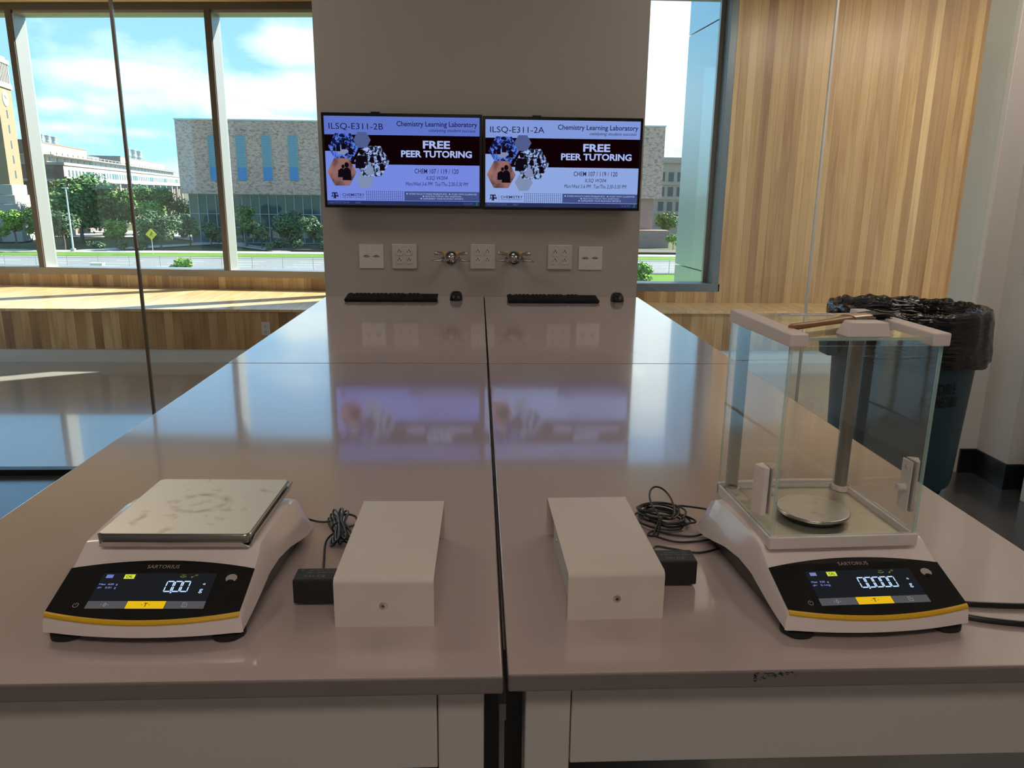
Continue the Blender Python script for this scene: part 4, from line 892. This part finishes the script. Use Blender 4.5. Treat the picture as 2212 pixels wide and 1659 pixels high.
# ------------------------------------------------------------------ keyboards and mice
def keyboard(x0,x1,y0,rz,label):
    w=x1-x0; dp=.128; t=thing('keyboard',label,'keyboard',(x0,y0,TT),rz,'black keyboards')
    zt=lambda y: .0115+.012*y/dp
    M=MB(); M.hexa([(.004,.002,.0005),(w-.004,.002,.0005),(w-.004,dp-.002,.0005),(.004,dp-.002,.0005)],[(0,0,zt(0)),(w,0,zt(0)),(w,dp,zt(dp)),(0,dp,zt(dp))]); M.build('case','key_black',t,bevel=.002)
    ku=(w-.016)/22.6; kd=.0178
    def block(nm,keys):
        M=MB()
        for (u,wu,r,hr) in keys:
            xa=.008+u*ku; xb=xa+wu*ku-.0022; ya=.008+r*kd*1.08+(.004 if r>=5 else 0); yb=ya+kd*hr-.0022+(hr-1)*.0015; zz=zt(ya); z2=zt(yb)
            M.hexa([(xa,ya,zz),(xb,ya,zz),(xb,yb,z2),(xa,yb,z2)],[(xa+.0016,ya+.0014,zz+.0040),(xb-.0016,ya+.0014,zz+.0040),(xb-.0016,yb-.0014,z2+.0040),(xa+.0016,yb-.0014,z2+.0040)])
        M.build(nm,'key_black',t)
    block('function_keys',[(0,1,5,1)]+[(1.6+i+(i//4)*.35,1,5,1) for i in range(12)])
    block('number_keys',[(i,1,4,1) for i in range(13)]+[(13,2,4,1)])
    block('letter_keys',[(0,1.5,3,1)]+[(1.5+i,1,3,1) for i in range(12)]+[(13.5,1.5,3,1),(0,1.8,2,1)]+[(1.8+i,1,2,1) for i in range(11)]+[(12.8,2.2,2,1),(0,2.3,1,1)]+[(2.3+i,1,1,1) for i in range(10)]+[(12.3,2.7,1,1)])
    block('space_row_keys',[(0,1.3,0,1),(1.3,1.2,0,1),(2.5,1.3,0,1),(3.8,6.2,0,1),(10,1.3,0,1),(11.3,1.2,0,1),(12.5,1.2,0,1),(13.7,1.3,0,1)])
    block('navigation_keys',[(15.3+i,1,r,1) for i in range(3) for r in (3,4,5)]); block('arrow_keys',[(15.3,1,0,1),(16.3,1,0,1),(17.3,1,0,1),(16.3,1,1,1)])
    block('number_pad_keys',[(18.6+i,1,r,1) for i in range(3) for r in (1,2,3,4)]+[(18.6,2,0,1),(20.6,1,0,1),(21.6,1,4,1),(21.6,1,2,2),(21.6,1,0,2)])
keyboard(-.613,-.187,3.508,R(.8),'black keyboard at the back of the left lab table')
keyboard(.136,.562,3.492,R(.6),'black keyboard at the back of the right lab table')
def mouse(x,y,label):
    t=thing('mouse',label,'mouse',(x,y,TT),0,'black computer mice')
    def sh(z0,z1,sc0):
        M=MB(); n=20; secs=[]; 
        for k in range(9):
            q=k/8; z_=z0+(z1-z0)*math.sin(q*math.pi/2); s_=math.cos(q*math.pi/2)**.55 if k<8 else .02
            secs.append((z_,s_))
        vs=[]
        for z_,s_ in secs:
            for a in [2*math.pi*i/n for i in range(n)]:
                ca,sa=math.cos(a),math.sin(a); vs.append((.0305*s_*sc0*math.copysign(abs(ca)**.8,ca),.054+.052*s_*sc0*math.copysign(abs(sa)**.85,sa),z_+(.004*math.cos((sa-.2)*2) if z_>.01 else 0)))
        M.add(vs,[(i*n+k,i*n+(k+1)%n,(i+1)*n+(k+1)%n,(i+1)*n+k) for i in range(8) for k in range(n)]+[tuple(range(n-1,-1,-1)),tuple(8*n+k for k in range(n))]); return M
    sh(.0008,.036,1.0).build('shell','mouse_black',t,smooth=60)
    M=MB(); M.lathe([(.0085,-.003),(.0095,0),(.0085,.003)],(0,.088,.028),16,'x'); M.build('scroll_wheel','rubber',t,smooth=True)
mouse(-.1035,3.555,'black computer mouse right of the left keyboard')
mouse(.6590,3.537,'black computer mouse right of the right keyboard')
# ------------------------------------------------------------------ bin
bc=atZ(2000,680,.92); BX,BY=bc.x,3.31
b=thing('trash_bin','large round blue bin marked INEDIBLE with black liner, on a wheeled dolly','trash bin',(BX,BY,0))
M=MB(); M.lathe([(.248,.145),(.262,.152),(.268,.18),(.300,.84),(.318,.845),(.322,.90),(.312,.915),(.300,.912),(.296,.84),(.250,.19),(.22,.165)],(0,0,0),64); M.build('barrel','bin_blue',b,smooth=40)
M=MB()
for s in (-1,1):
    c=s*.31; M.hexa([(c,-.055,.72),(c+s*.055,-.045,.72),(c+s*.055,.045,.72),(c,.055,.72)],[(c,-.055,.80),(c+s*.062,-.045,.79),(c+s*.062,.045,.79),(c,.055,.80)]); 
M.build('side_handle','bin_blue',b,bevel=.006)
def bin_fn(yaw):
    def f(u,v,h):
        r=.268+(.300-.268)*(v-.18)/.66+.0012+h; a=yaw+u/.28; return (r*math.sin(a),-r*math.cos(a),v)
    return f
ya=math.atan2(BX,BY)
for s_,z0,z1,hw_ in (('INEDIBLE',.603,.650,.066),('INCOMESTIBLE',.545,.592,.085)):
    text('printed_text',s_,'bin_print',b,(-hw_,hw_,z0,z1),bin_fn(.10),.0006,bold=.02)
# liner: skirt with wrinkles, lip and inner side
n=120; rnd=random.Random(4)
def nz(a,k,s=3.0): return mnoise.noise(Vector((math.cos(a)*s,math.sin(a)*s,k)))
prof=[('in',.262,.62),('in',.275,.80),('in',.284,.88),('in',.296,.925),('lip',.310,.945),('lip',.326,.942),('lip',.334,.925),('out',.333,.90),('out',.329,.87),('out',.331,.84),('out',.328,.81),('out',.331,.78),('out',.329,.755),('hem',.326,.735),('hem2',.316,.742)]
vs=[]
for k,(kd_,r,z_) in enumerate(prof):
    for i in range(n):
        a=2*math.pi*i/n; w_=nz(a,k*.25,6)*.009+nz(a,k*.6+5,18)*.003; dz=nz(a,k*.3+9,6)*.008
        lo=max(0,(.92-z_)/.19) if kd_ in('out','hem','hem2') else 0
        side=.5+.5*math.cos(a-R(-25)); r2=r+w_*(1 if kd_!='lip' else .8)+lo*.018*side
        if kd_ in('out','hem','hem2'): dz+=-(.028*nz(a,3,2.2)+.02*side)*max(0,lo)
        if kd_=='lip': dz+=nz(a,2,10)*.016
        if kd_=='in': w_*=2
        vs.append((r2*math.cos(a),r2*math.sin(a),z_+dz))
M=MB(); m_=len(prof); M.add(vs,[(k*n+i,k*n+(i+1)%n,(k+1)*n+(i+1)%n,(k+1)*n+i) for k in range(m_-1) for i in range(n)]+[tuple(range(n-1,-1,-1))])
M.build('liner','bin_liner',b,smooth=80)
M=MB(); c=Vector((-.325,-.02,.905)); 
M.tube([c+Vector((.02,0,0)),c+Vector((-.015,-.01,.012)),c+Vector((-.04,-.02,.004)),c+Vector((-.06,-.01,-.006))],[.012,.018,.013,.003],8); M.build('liner_knot','bin_liner',b,smooth=80)
M=MB(); M.lathe([(.20,.105),(.235,.108),(.24,.135),(.23,.144),(.18,.144)],(0,0,0),48); dl_=M.build('dolly','balance_black',b,smooth=40)
for k in range(5):
    a=R(72*k-63); c=Vector((.205*math.cos(a),.205*math.sin(a),0))
    M=MB(); M.cone(c+Vector((0,0,.065)),c+Vector((0,0,.105)),.018,.022,14); tn=Vector((-math.sin(a+.5),math.cos(a+.5),0)); M.cone(c+Vector((0,0,.040))-tn*.014,c+Vector((0,0,.040))+tn*.014,.040,.040,22); M.build('caster','rubber',b,smooth=40)
# ------------------------------------------------------------------ outside
GZ=-9.0
def slab(name,mat,y0,y1,z,x0=-260,x1=260,th=.05):
    M=MB(); M.box(x0,x1,y0,y1,z-th,z); return struct(M.build(name,mat))
M=MB(); M.add([(-600,20,GZ-.15),(600,20,GZ-.15),(600,900,GZ-.15),(-600,900,GZ-.15)],[(0,1,2,3)]); struct(M.build('ground','grass_dull'))
slab('lawn_near','grass',60,103.5,GZ-.05)
slab('road','asphalt',104,123,GZ)
slab('lawn_verge','grass',124,132.5,GZ+.02)
slab('sidewalk','concrete',133,137.5,GZ+.03)
slab('kerb','concrete',123,124,GZ+.08,th=.1)
slab('plaza','concrete',176,205,GZ+.02,-140,-22)
M=MB()
for y in (109.5,113.5,117.5):
    for k in range(-30,30): M.box(k*9,k*9+4,y,y+.18,GZ+.005,GZ+.012)
struct(M.build('road_marking','paint_white'))
M=MB(); P=[(-70,138),(-64,138),(-38,176),(-44,176)]; M.prism(P,lambda p,q,h:(p,q,h),GZ,GZ+.04)
P=[(-36,138),(-33,138),(-52,165),(-64,178),(-70,178)]; M.prism(P,lambda p,q,h:(p,q,h),GZ,GZ+.045); struct(M.build('footpath','concrete'))
M=MB(); M.box(-38,60,140,147,GZ-.02,GZ+.25); struct(M.build('planting_bed','mulch'))
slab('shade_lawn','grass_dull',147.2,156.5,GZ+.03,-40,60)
# chain-link fence between building and road
f=thing('fence','grey wire mesh fence with thin posts along the near side of the road','fence',(0,103.8,GZ))
M=MB()
for k in range(-22,23):
    pass
for k in range(-16,17):
    x=k*4.0-2; M=MB(); M.tube([(x,0,-.3),(x,0,1.85)],.045,6); M.build('post','fence_wire',f)
M=MB(); M.tube([(-66,0,1.82),(66,0,1.82)],.035,6); M.tube([(-66,0,.1),(66,0,.1)],.02,6); M.build('rail','fence_wire',f)
M=MB()
for k in range(-264,265): M.box(k*.25-.0035,k*.25+.0035,-.003,.003,.1,1.8)
M.build('mesh','fence_wire',f)
# brick building
b=thing('brick_building','mottled brick building with tall slot windows over a glass ground floor','building',(0,158,GZ))
bl=atY(376,258,158); br_=atY(1438,275,158); gl=atY(396,418,158)
x0,x1=bl.x,br_.x; zt=bl.z-GZ; zg=gl.z-GZ
M=MB(); M.box(x0,x1,0,30,zg,zt); M.build('brick_volume','brick_mottled',b)
M=MB(); M.box(x0-.15,x1+.15,-.15,30,zt,zt+.25); M.build('parapet_cap','galv',b)
for px in (449,509,565,622,1150,1240):
    p=atY(px,300,158); q=atY(px+19,300,158); zb=atY(px,390,158).z-GZ; zz=atY(px,292,158).z-GZ
    M=MB(); M.box(p.x,q.x,-.12,.15,zb,zz); w=M.build('slot_window','slot_glass',b)
    M=MB(); M.box(p.x+.05,q.x-.05,-.16,-.121,zb+.05,zb+2.5); M.build('blue_panel','slot_blue',w)
    M=MB()
    for k in range(18): M.box(p.x,q.x,-.19,-.125,zb+2.8+k*.43,zb+2.86+k*.43)
    M.box(p.x-.08,p.x,-.2,.1,zb,zz); M.box(q.x,q.x+.08,-.2,.1,zb,zz); M.build('louvre','mull_grey',w)
xg=atY(1395,440,159).x
M=MB(); M.box(x0+1.2,xg-.5,1.0,28,0,zg); M.build('glass_storey','curtain_glass',b)
M=MB(); 
k=0; x=x0+1.2
while x<xg-.5: M.box(x-.06,x+.06,.8,1.0,0,zg); x+=1.72
for z_ in (.1,zg*.33,zg*.60,zg-.1): M.box(x0+1.2,xg-.5,.82,1.0,z_-.06,z_+.06)
M.build('mullion_grid','mull_grey',b)
M=MB(); M.box(xg-6,x1-1.5,.6,20,zg*.1,zg); M.box(xg-20,x1+1.2,-3,.6,0,zg*.36); M.build('red_brick_base','brick_red',b)
# building at the right, beyond
b=thing('office_building','beige building with dark windows seen past the brick building at right','building',(50,205,GZ))
p0=atY(1420,352,205);p1=atY(1560,352,205); xo=-50
M=MB(); M.box(p0.x+xo,p1.x+xo+10,0,25,0,p0.z-GZ); M.build('wall','stone_cream',b)
M=MB(); M.box(p0.x+xo,p1.x+xo+10,-.6,25,p0.z-GZ,p0.z-GZ+1.4); M.build('roof_band','stone_pale',b)
for j,(ya,yb) in enumerate(((372,392),(404,424),(436,456),(462,480))):
    za=atY(1450,yb,205).z-GZ; zb=atY(1450,ya,205).z-GZ
    for i in range(9):
        xa=p0.x+xo+.8+i*2.35; M=MB(); M.box(xa,xa+1.4,-.12,.1,za,zb); M.build('window','far_glass',b)
    M=MB(); M.box(p0.x+xo,p1.x+xo+10,-.3,-.125,za-.9,za-.5); M.build('ledge','stone_pale',b)
# directions of the far-left campus (facades run away to the back)
va=ray(667,412); ang=math.atan2(va.x,va.y)   # heading of the long facades
def yawed(name,label,cat,px,py,Y):
    p=atY(px,py,Y); return thing(name,label,cat,(p.x,p.y,GZ),-ang),p
def zpx(px,py,Y): return atY(px,py,Y).z-GZ
Yn=178
b,p=yawed('science_building','long cream building with set-back upper floors and roof exhaust stacks','building',136,353,Yn)
# local: +y runs along the long facade, -x is into the building
z1=zpx(136,353,Yn); z2=zpx(136,386,Yn); z3=z1+1.75; z4=z1+4.7
LEN=175
M=MB(); M.box(-32,0,0,LEN,z2-.3,z1); M.build('lower_storeys','stone_cream',b)
M=MB(); M.box(-31,-1.5,2,LEN-1,0,z2-.3); M.build('ground_storey','brick_brown',b)
M=MB(); M.box(-32.2,.3,-.3,LEN+.3,z1-.35,z1+.25); M.box(-32.2,.3,-.3,LEN+.3,z2-.6,z2-.1); M.build('cornice','stone_pale',b)
M=MB(); M.box(-22,-.02,-.12,0,z2,z1-.4); M.build('end_wall','brick_brown',b)
M=MB(); M.box(-7,-2.0,-.3,-.12,z2+.6,z1-1.2); M.build('window','curtain_glass',b)
for k in range(58):
    y=3.2+k*2.9; M=MB(); w=1.1 if k%9 not in(5,6) else 2.3
    M.box(-.05,.06,y,y+w,z2+.5,z1-1.3); M.build('window','far_glass' if w<2 else 'curtain_glass',b)
for k in range(14):
    y=2+k*12.5; M=MB(); M.box(-.9,0,y,y+1.1,0,z2-.3); M.build('column','stone_pale',b)
M=MB(); M.box(-32,-4,3,LEN-3,z1+.25,z3); M.build('set_back_storey','stone_cream',b)
for k in range(30):
    y=5+k*5.6; M=MB(); M.box(-4.05,-3.9,y,y+3.2,z1+.55,z3-.35); M.build('window','far_glass',b)
M=MB(); M.box(-32,-2.2,2,LEN-2,z3,z3+.2); M.box(-3.1,-3,2.4,LEN-2,z3+.8,z3+.9)
for k in range(40): M.box(-3.1,-2.9,3+k*4.3,3.3+k*4.3,z3+.2,z3+.8)
M.build('terrace_rail','stone_pale',b)
for ya,yb,st in ((3,47,(24,29,34)),(87,167,(119,129,139))):
    M=MB(); M.box(-26,-6.5,ya,yb,z3+.25,z4); M.build('penthouse','stone_cream',b)
    M=MB(); M.box(-26.1,-6.4,ya-.1,yb+.1,z4,z4+.3); M.box(-26,-6.6,ya-.15,ya,z3+.3,z4); M.build('penthouse_trim','brick_brown',b)
    for y in st:
        for xx in (-10.5,):
            q=.56 if y<80 else .86; M=MB(); M.lathe([(1.0*q,z4),(.95*q,z4+1.4*q),(1.3*q,z4+1.7*q),(1.3*q,z4+2.4*q),(.9*q,z4+2.8*q),(1.1*q,z4+4.4*q),(1.35*q,z4+4.6*q),(1.3*q,z4+4.9*q)],(xx,y,0),14); M.build('exhaust_stack','galv',b,smooth=40)
M=MB(); M.box(-30,-12,48,84,z3+.25,z3+2.6); M.build('plant_room','roof_dark',b)
# clock tower
t,p=yawed('clock_tower','tall tan brick clock tower with louvred top, cut by left picture edge','tower',22,400,158)
zt=zpx(16,118,158); zl0=zpx(16,172,158); zl1=zpx(16,128,158); zb=zpx(30,402,158)
M=MB(); M.box(-7.6,0,0,7.6,zb,zl0); M.build('shaft','tower_brick',t)
M=MB(); M.box(-7.5,-.1,.1,7.5,zl0,zl1); M.build('belfry_core','roof_dark',t)
M=MB()
for k in range(9): y=.1+k*.87; M.box(-.12,.12,y,y+.45,zl0,zl1); M.box(-.1-y-.45,-.1-y,-.12,.12,zl0,zl1)
M.build('belfry_fins','stone_cream',t)
M=MB(); M.box(-7.9,.3,-.3,7.9,zl1,zt); M.box(-7.5,-.2,.2,7.4,zt,zt+.6); M.box(-7.9,.3,-.3,7.9,zl0-1.0,zl0); M.build('cap','stone_cream',t)
M=MB(); M.box(-9.0,1.4,-1.4,9.0,0,zb-3.4); M.box(-8.4,.8,-.8,8.4,zb-3.4,zb-1.7); M.box(-8.0,.4,-.4,8.0,zb-1.7,zb+.3); M.build('flared_base','stone_pale',t,bevel=.15)
zc=zpx(14,208,158)
M=MB(); M.lathe([(1.5,.0),(1.5,.12),(1.3,.14),(1.3,.08)],(0,3.8,zc),28,'x'); cf=M.build('clock_face','galv',t)
M=MB(); M.lathe([(1.2,.09),(1.2,.15)],(0,3.8,zc),28,'x'); M.build('clock_dial','paint_white',cf)
M=MB(); M.tube([(.18,3.8,zc),(.18,3.1,zc+.55)],.08,5); M.tube([(.18,3.8,zc),(.18,4.75,zc-.1)],.06,5); M.build('clock_hands','roof_dark',cf)
for py in (243,276,310,343,376):
    zz=zpx(25,py,158); M=MB(); M.box(-.05,.05,3.55,4.15,zz-.75,zz+.75); M.build('slit_window','far_glass',t)
M=MB(); M.prism([(-5.2,0),(-2.4,0),(-2.4,4.2)]+[(-3.8+1.4*math.cos(R(a)),4.2+1.6*math.sin(R(a))) for a in range(30,180,30)]+[(-5.2,4.2)],lambda p,q,h:(p,h,q),-1.6,-1.3); M.build('arch_opening','roof_dark',t)
# trees
def tree_mesh(seed,nl,cw,ch,leaf,kind):
    rnd=random.Random(seed); M=MB(); blobs=[]
    nb=kind.get('blobs',9)
    for k in range(nb):
        a=rnd.uniform(0,6.283); r_=rnd.uniform(.15,.72)*cw/2; rb=rnd.uniform(.28,.46)*cw/2; blobs.append((Vector((r_*math.cos(a),r_*math.sin(a),min(ch-rb*.8,ch*rnd.uniform(.30,.86)))),rb))
    blobs.append((Vector((0,0,min(ch*.68,ch-cw*.22))),cw*.29))
    for i in range(nl):
        c,r_=blobs[rnd.randrange(len(blobs))]
        d=Vector((rnd.gauss(0,1),rnd.gauss(0,1),rnd.gauss(0,1))).normalized(); p=c+Vector((d.x,d.y,d.z*.82))*r_*(rnd.uniform(.55,1.08))
        a=Vector((rnd.gauss(0,1),rnd.gauss(0,1),rnd.gauss(0,.6))).normalized(); bb=a.cross(d+Vector((0,0,.5))).normalized() if a.cross(d+Vector((0,0,.5))).length>.01 else a.orthogonal()
        s_=leaf*rnd.uniform(.7,1.4)
        M.add([p-a*s_*.5-bb*s_*.3,p+a*s_*.2-bb*s_*.42,p+a*s_*.6+bb*s_*.1,p-a*s_*.1+bb*s_*.45],[(0,1,2,3)])
    return M,blobs
def make_tree(name,label,cat,seed,X,Y,wid,hei,leafm,kind={},group=None,nl=2600,leaf=None):
    t=thing(name,label,cat,(X,Y,GZ),0,group); M,bl=tree_mesh(seed,nl,wid,hei,leaf or wid*.058,kind); M.build('foliage',leafm,t,fix=False)
    M=MB(); tr=hei*.022; M.tube([(0,0,-.2),(0.1,0,hei*.2),(0,0,hei*.42)],[tr*1.4,tr,tr*.8],7)
    for c,r_ in bl[:6]: M.tube([(0,0,hei*.33),(c.x*.5,c.y*.5,hei*.33+(c.z-hei*.33)*.55),tuple(c)],[tr*.6,tr*.35,tr*.12],5)
    M.build('trunk','bark',t); return t
proto={}
def ground_at(px,Y): p=atY(px,500,Y); return p.x
# (px centre, Y, px top, px width, leaf, label)
trees=[(24,147,450,56,'leaf_light','bright green tree in front of the clock tower base at the left picture edge'),
 (68,134,436,44,'leaf_oak','dark tree between the clock tower base and the first window mullion'),
 (122,149,395,90,'leaf_oak','tall oak just right of the first window mullion'),
 (160,160,372,130,'leaf_oak','tallest spreading oak, its crown rising over the cream building'),
 (222,176,385,120,'leaf_oak','broad oak behind the street lamp, right of the tallest crown'),
 (130,140.5,455,70,'leaf_blue','low shrubby tree at the foot of the street lamp'),
 (245,150,470,46,'leaf_light','small sunlit bright green tree below the oaks'),
 (262,197,405,70,'leaf_oak','oak behind the glass joint, above the small sunlit tree'),
 (310,188,396,90,'leaf_oak','grey-green oak in front of the far cream facade'),
 (362,176,398,76,'leaf_oak','oak next to the left edge of the brick building'),
 (322,159,432,70,'leaf_light','sunlit oak crown above the yellow diamond sign'),
 (340,142,452,86,'leaf_blue','wide dark tree behind the yellow diamond sign'),
 (405,151,460,54,'leaf_blue','dark tree overlapping the glass corner of the brick building'),
 (452,150,478,44,'leaf_blue','small tree left of the second window mullion'),
 (527,150,440,58,'leaf_oak','slim tree just right of the second window mullion'),
 (562,145,478,34,'leaf_blue','thin tree between the two trees in front of the glass storey'),
 (625,149,452,84,'leaf_blue','rounded tree in front of the glass storey near the white pier'),
 (676,144,465,50,'leaf_blue','tree at the left edge of the white pier')]
for i,(px,Y,pt,pw,lm,lab) in enumerate(trees):
    c=atY(px,pt,Y); wid=pw/1650*Y*1.12; make_tree('tree',lab,'tree',100+i,c.x,Y,wid,c.z-GZ,lm,{'blobs':11+i%4},'trees across the road',3200,max(.34,wid*.045))
for i,(px,Y,hh,w) in enumerate(((602,144,1.5,3.2),(646,141,1.6,2.6),(580,141,1.2,2.2),(700,141,1.3,2.4),(258,140,1.3,3.6),(205,141,1.2,3.6),(304,141,1.1,3.2))):
    M,bl=tree_mesh(300+i,500,w,hh*1.3,.3,{'blobs':6}); o=M.build('shrub','leaf_blue',loc=(atY(px,500,Y).x,Y,GZ-.1),fix=False); tag(o,['dark shrub in the bed below the glass storey','dark shrub in the bed nearest the white pier','small dark shrub at the left of the bed','dark shrub at the right end of the bed','dark low shrub under the small sunlit tree','dark low shrub right of the street lamp','dark low shrub left of the yellow diamond sign'][i],'shrub','shrubs across the road')
c=atY(392,556,98); make_tree('sapling','small light green tree poking up over the window sill before the fence','tree',400,c.x,98,3.0,c.z-GZ,'leaf_light',{'blobs':6},None,900,.3)
c=atY(1392,565,60); make_tree('sapling','pale green tree at the lower left of the right window','tree',401,c.x,60,2.6,c.z-GZ+.4,'leaf_light',{'blobs':7},None,1100,.22)
c=atY(1448,446,175); make_tree('tree','tree in front of the beige building in the right window','tree',402,c.x,175,6.5,c.z-GZ,'leaf_oak',{'blobs':8},None,1600,.4)
c=atY(1455,505,150); make_tree('shrub','pale shrub beside the red brick wall in the right window','shrub',403,c.x,150,3.2,c.z-GZ,'leaf_light',{'blobs':6},None,700,.3)
# street lamp, sign, walkers, car
p=atZ(159,543,GZ); t=thing('street_lamp','tall thin grey street lamp standing on the grass verge','street lamp',(p.x,p.y,GZ))
hp_=zpx(146,407,p.y)
M=MB(); M.cone((0,0,0),(0,0,.5),.45,.4,12); M.build('base','concrete',t); M=MB(); M.cone((0,0,.5),(0,0,hp_),.16,.10,10); M.build('pole','pole_grey',t); M=MB(); M.box(-.6,.35,-.15,.15,hp_,hp_+.18); M.build('lamp_head','pole_grey',t)
p=atZ(331,549,GZ); t=thing('road_sign','yellow diamond warning sign on a thin post beside the road','road sign',(p.x,p.y,GZ)); zs=zpx(329,506,p.y)
M=MB(); M.tube([(0,0,0),(0,0,zs-.6)],.05,6); M.build('post','pole_grey',t)
M=MB(); r_=.92; M.prism([(r_,0),(0,r_),(-r_,0),(0,-r_)],lambda p,q,h:(p,h,q+zs),-.03,.0); sg=M.build('sign_plate','sign_yellow',t)
M=MB(); F=lambda pts:M.add([(a_,-.035,zs+b_) for a_,b_ in pts],[tuple(range(len(pts)))])
F([(.10+.09*math.cos(k),.33+.09*math.sin(k)) for k in [6.283*i/10 for i in range(10)]]); F([(-.10,-.02),(.08,-.05),(.17,.22),(.0,.22)]); F([(-.02,.0),(.08,-.03),(.28,-.38),(.18,-.38)]); F([(-.10,.02),(.02,.0),(-.22,-.36),(-.30,-.30)]); F([(.14,.2),(.34,.02),(.29,-.02),(.10,.12)]); F([(.02,.2),(-.22,.06),(-.18,.0),(.04,.12)])
M.build('walking_figure_symbol','roof_dark',sg)
def walker(px,py,cloth,label,ph):
    p=atZ(px,py,GZ+.05); t=thing('person',label,'person',(p.x,p.y,GZ+.05),R(70))
    J=dict(pel=(0,0,.95),chest=(0,.02,1.32),neck=(0,.02,1.50),head=(0,.04,1.64),lk=(.10,.16*ph,.52),lf=(.10,.30*ph,.09),lt=(.10,.30*ph+.16,.04),rk=(-.10,-.06*ph,.50),rf=(-.10,-.34*ph,.12),rt=(-.10,-.34*ph+.16,.05),lh=(.10,0,.90),rh=(-.10,0,.90),ls=(.19,.02,1.42),le=(.23,-.12*ph,1.14),lw=(.22,-.02*ph,.90),rs=(-.19,.02,1.42),re=(-.23,.10*ph,1.14),rw=(-.22,.26*ph,.96))
    ks=list(J); E=[('pel','chest'),('chest','neck'),('neck','head'),('pel','lh'),('lh','lk'),('lk','lf'),('lf','lt'),('pel','rh'),('rh','rk'),('rk','rf'),('rf','rt'),('chest','ls'),('ls','le'),('le','lw'),('chest','rs'),('rs','re'),('re','rw')]
    me=bpy.data.meshes.new('body'); me.from_pydata([J[k] for k in ks],[(ks.index(a),ks.index(b_)) for a,b_ in E],[]); o=bpy.data.objects.new('body',me); C.objects.link(o); o.parent=t; me.materials.append(MT[cloth])
    sk=o.modifiers.new('skin','SKIN'); rad=dict(pel=.14,chest=.15,neck=.055,head=.10,lh=.09,rh=.09,lk=.06,rk=.06,lf=.04,rf=.04,lt=.035,rt=.035,ls=.06,rs=.06,le=.04,re=.04,lw=.03,rw=.03)
    for i,k in enumerate(ks): me.skin_vertices[0].data[i].radius=(rad[k],rad[k])
    me.skin_vertices[0].data[0].use_root=True; sb=o.modifiers.new('sub','SUBSURF'); sb.levels=1; sb.render_levels=1
    M=MB(); M.lathe([(.02,-.13),(.08,-.08),(.10,0),(.085,.08),(.02,.125)],(0,.05,1.66),12); M.build('head','skin',t,smooth=True)
walker(308,522,'cloth_blue','person in blue walking on the path left of the yellow sign',1); walker(338,519,'cloth_pink','person in pink walking on the path behind the yellow sign',-1)
p=atZ(213,592,GZ); t=thing('utility_cabinet','small white cabinet outdoors, only its top showing over the window sill','cabinet',(p.x,p.y,GZ)); hc=zpx(213,569,p.y)
M=MB(); M.box(-.75,.75,-.4,.4,0,hc); M.build('cabinet_body','paint_white',t,bevel=.05)
M=MB(); M.box(-.82,.82,-.47,.47,hc,hc+.07); M.build('cabinet_lid','paint_white',t,bevel=.02)
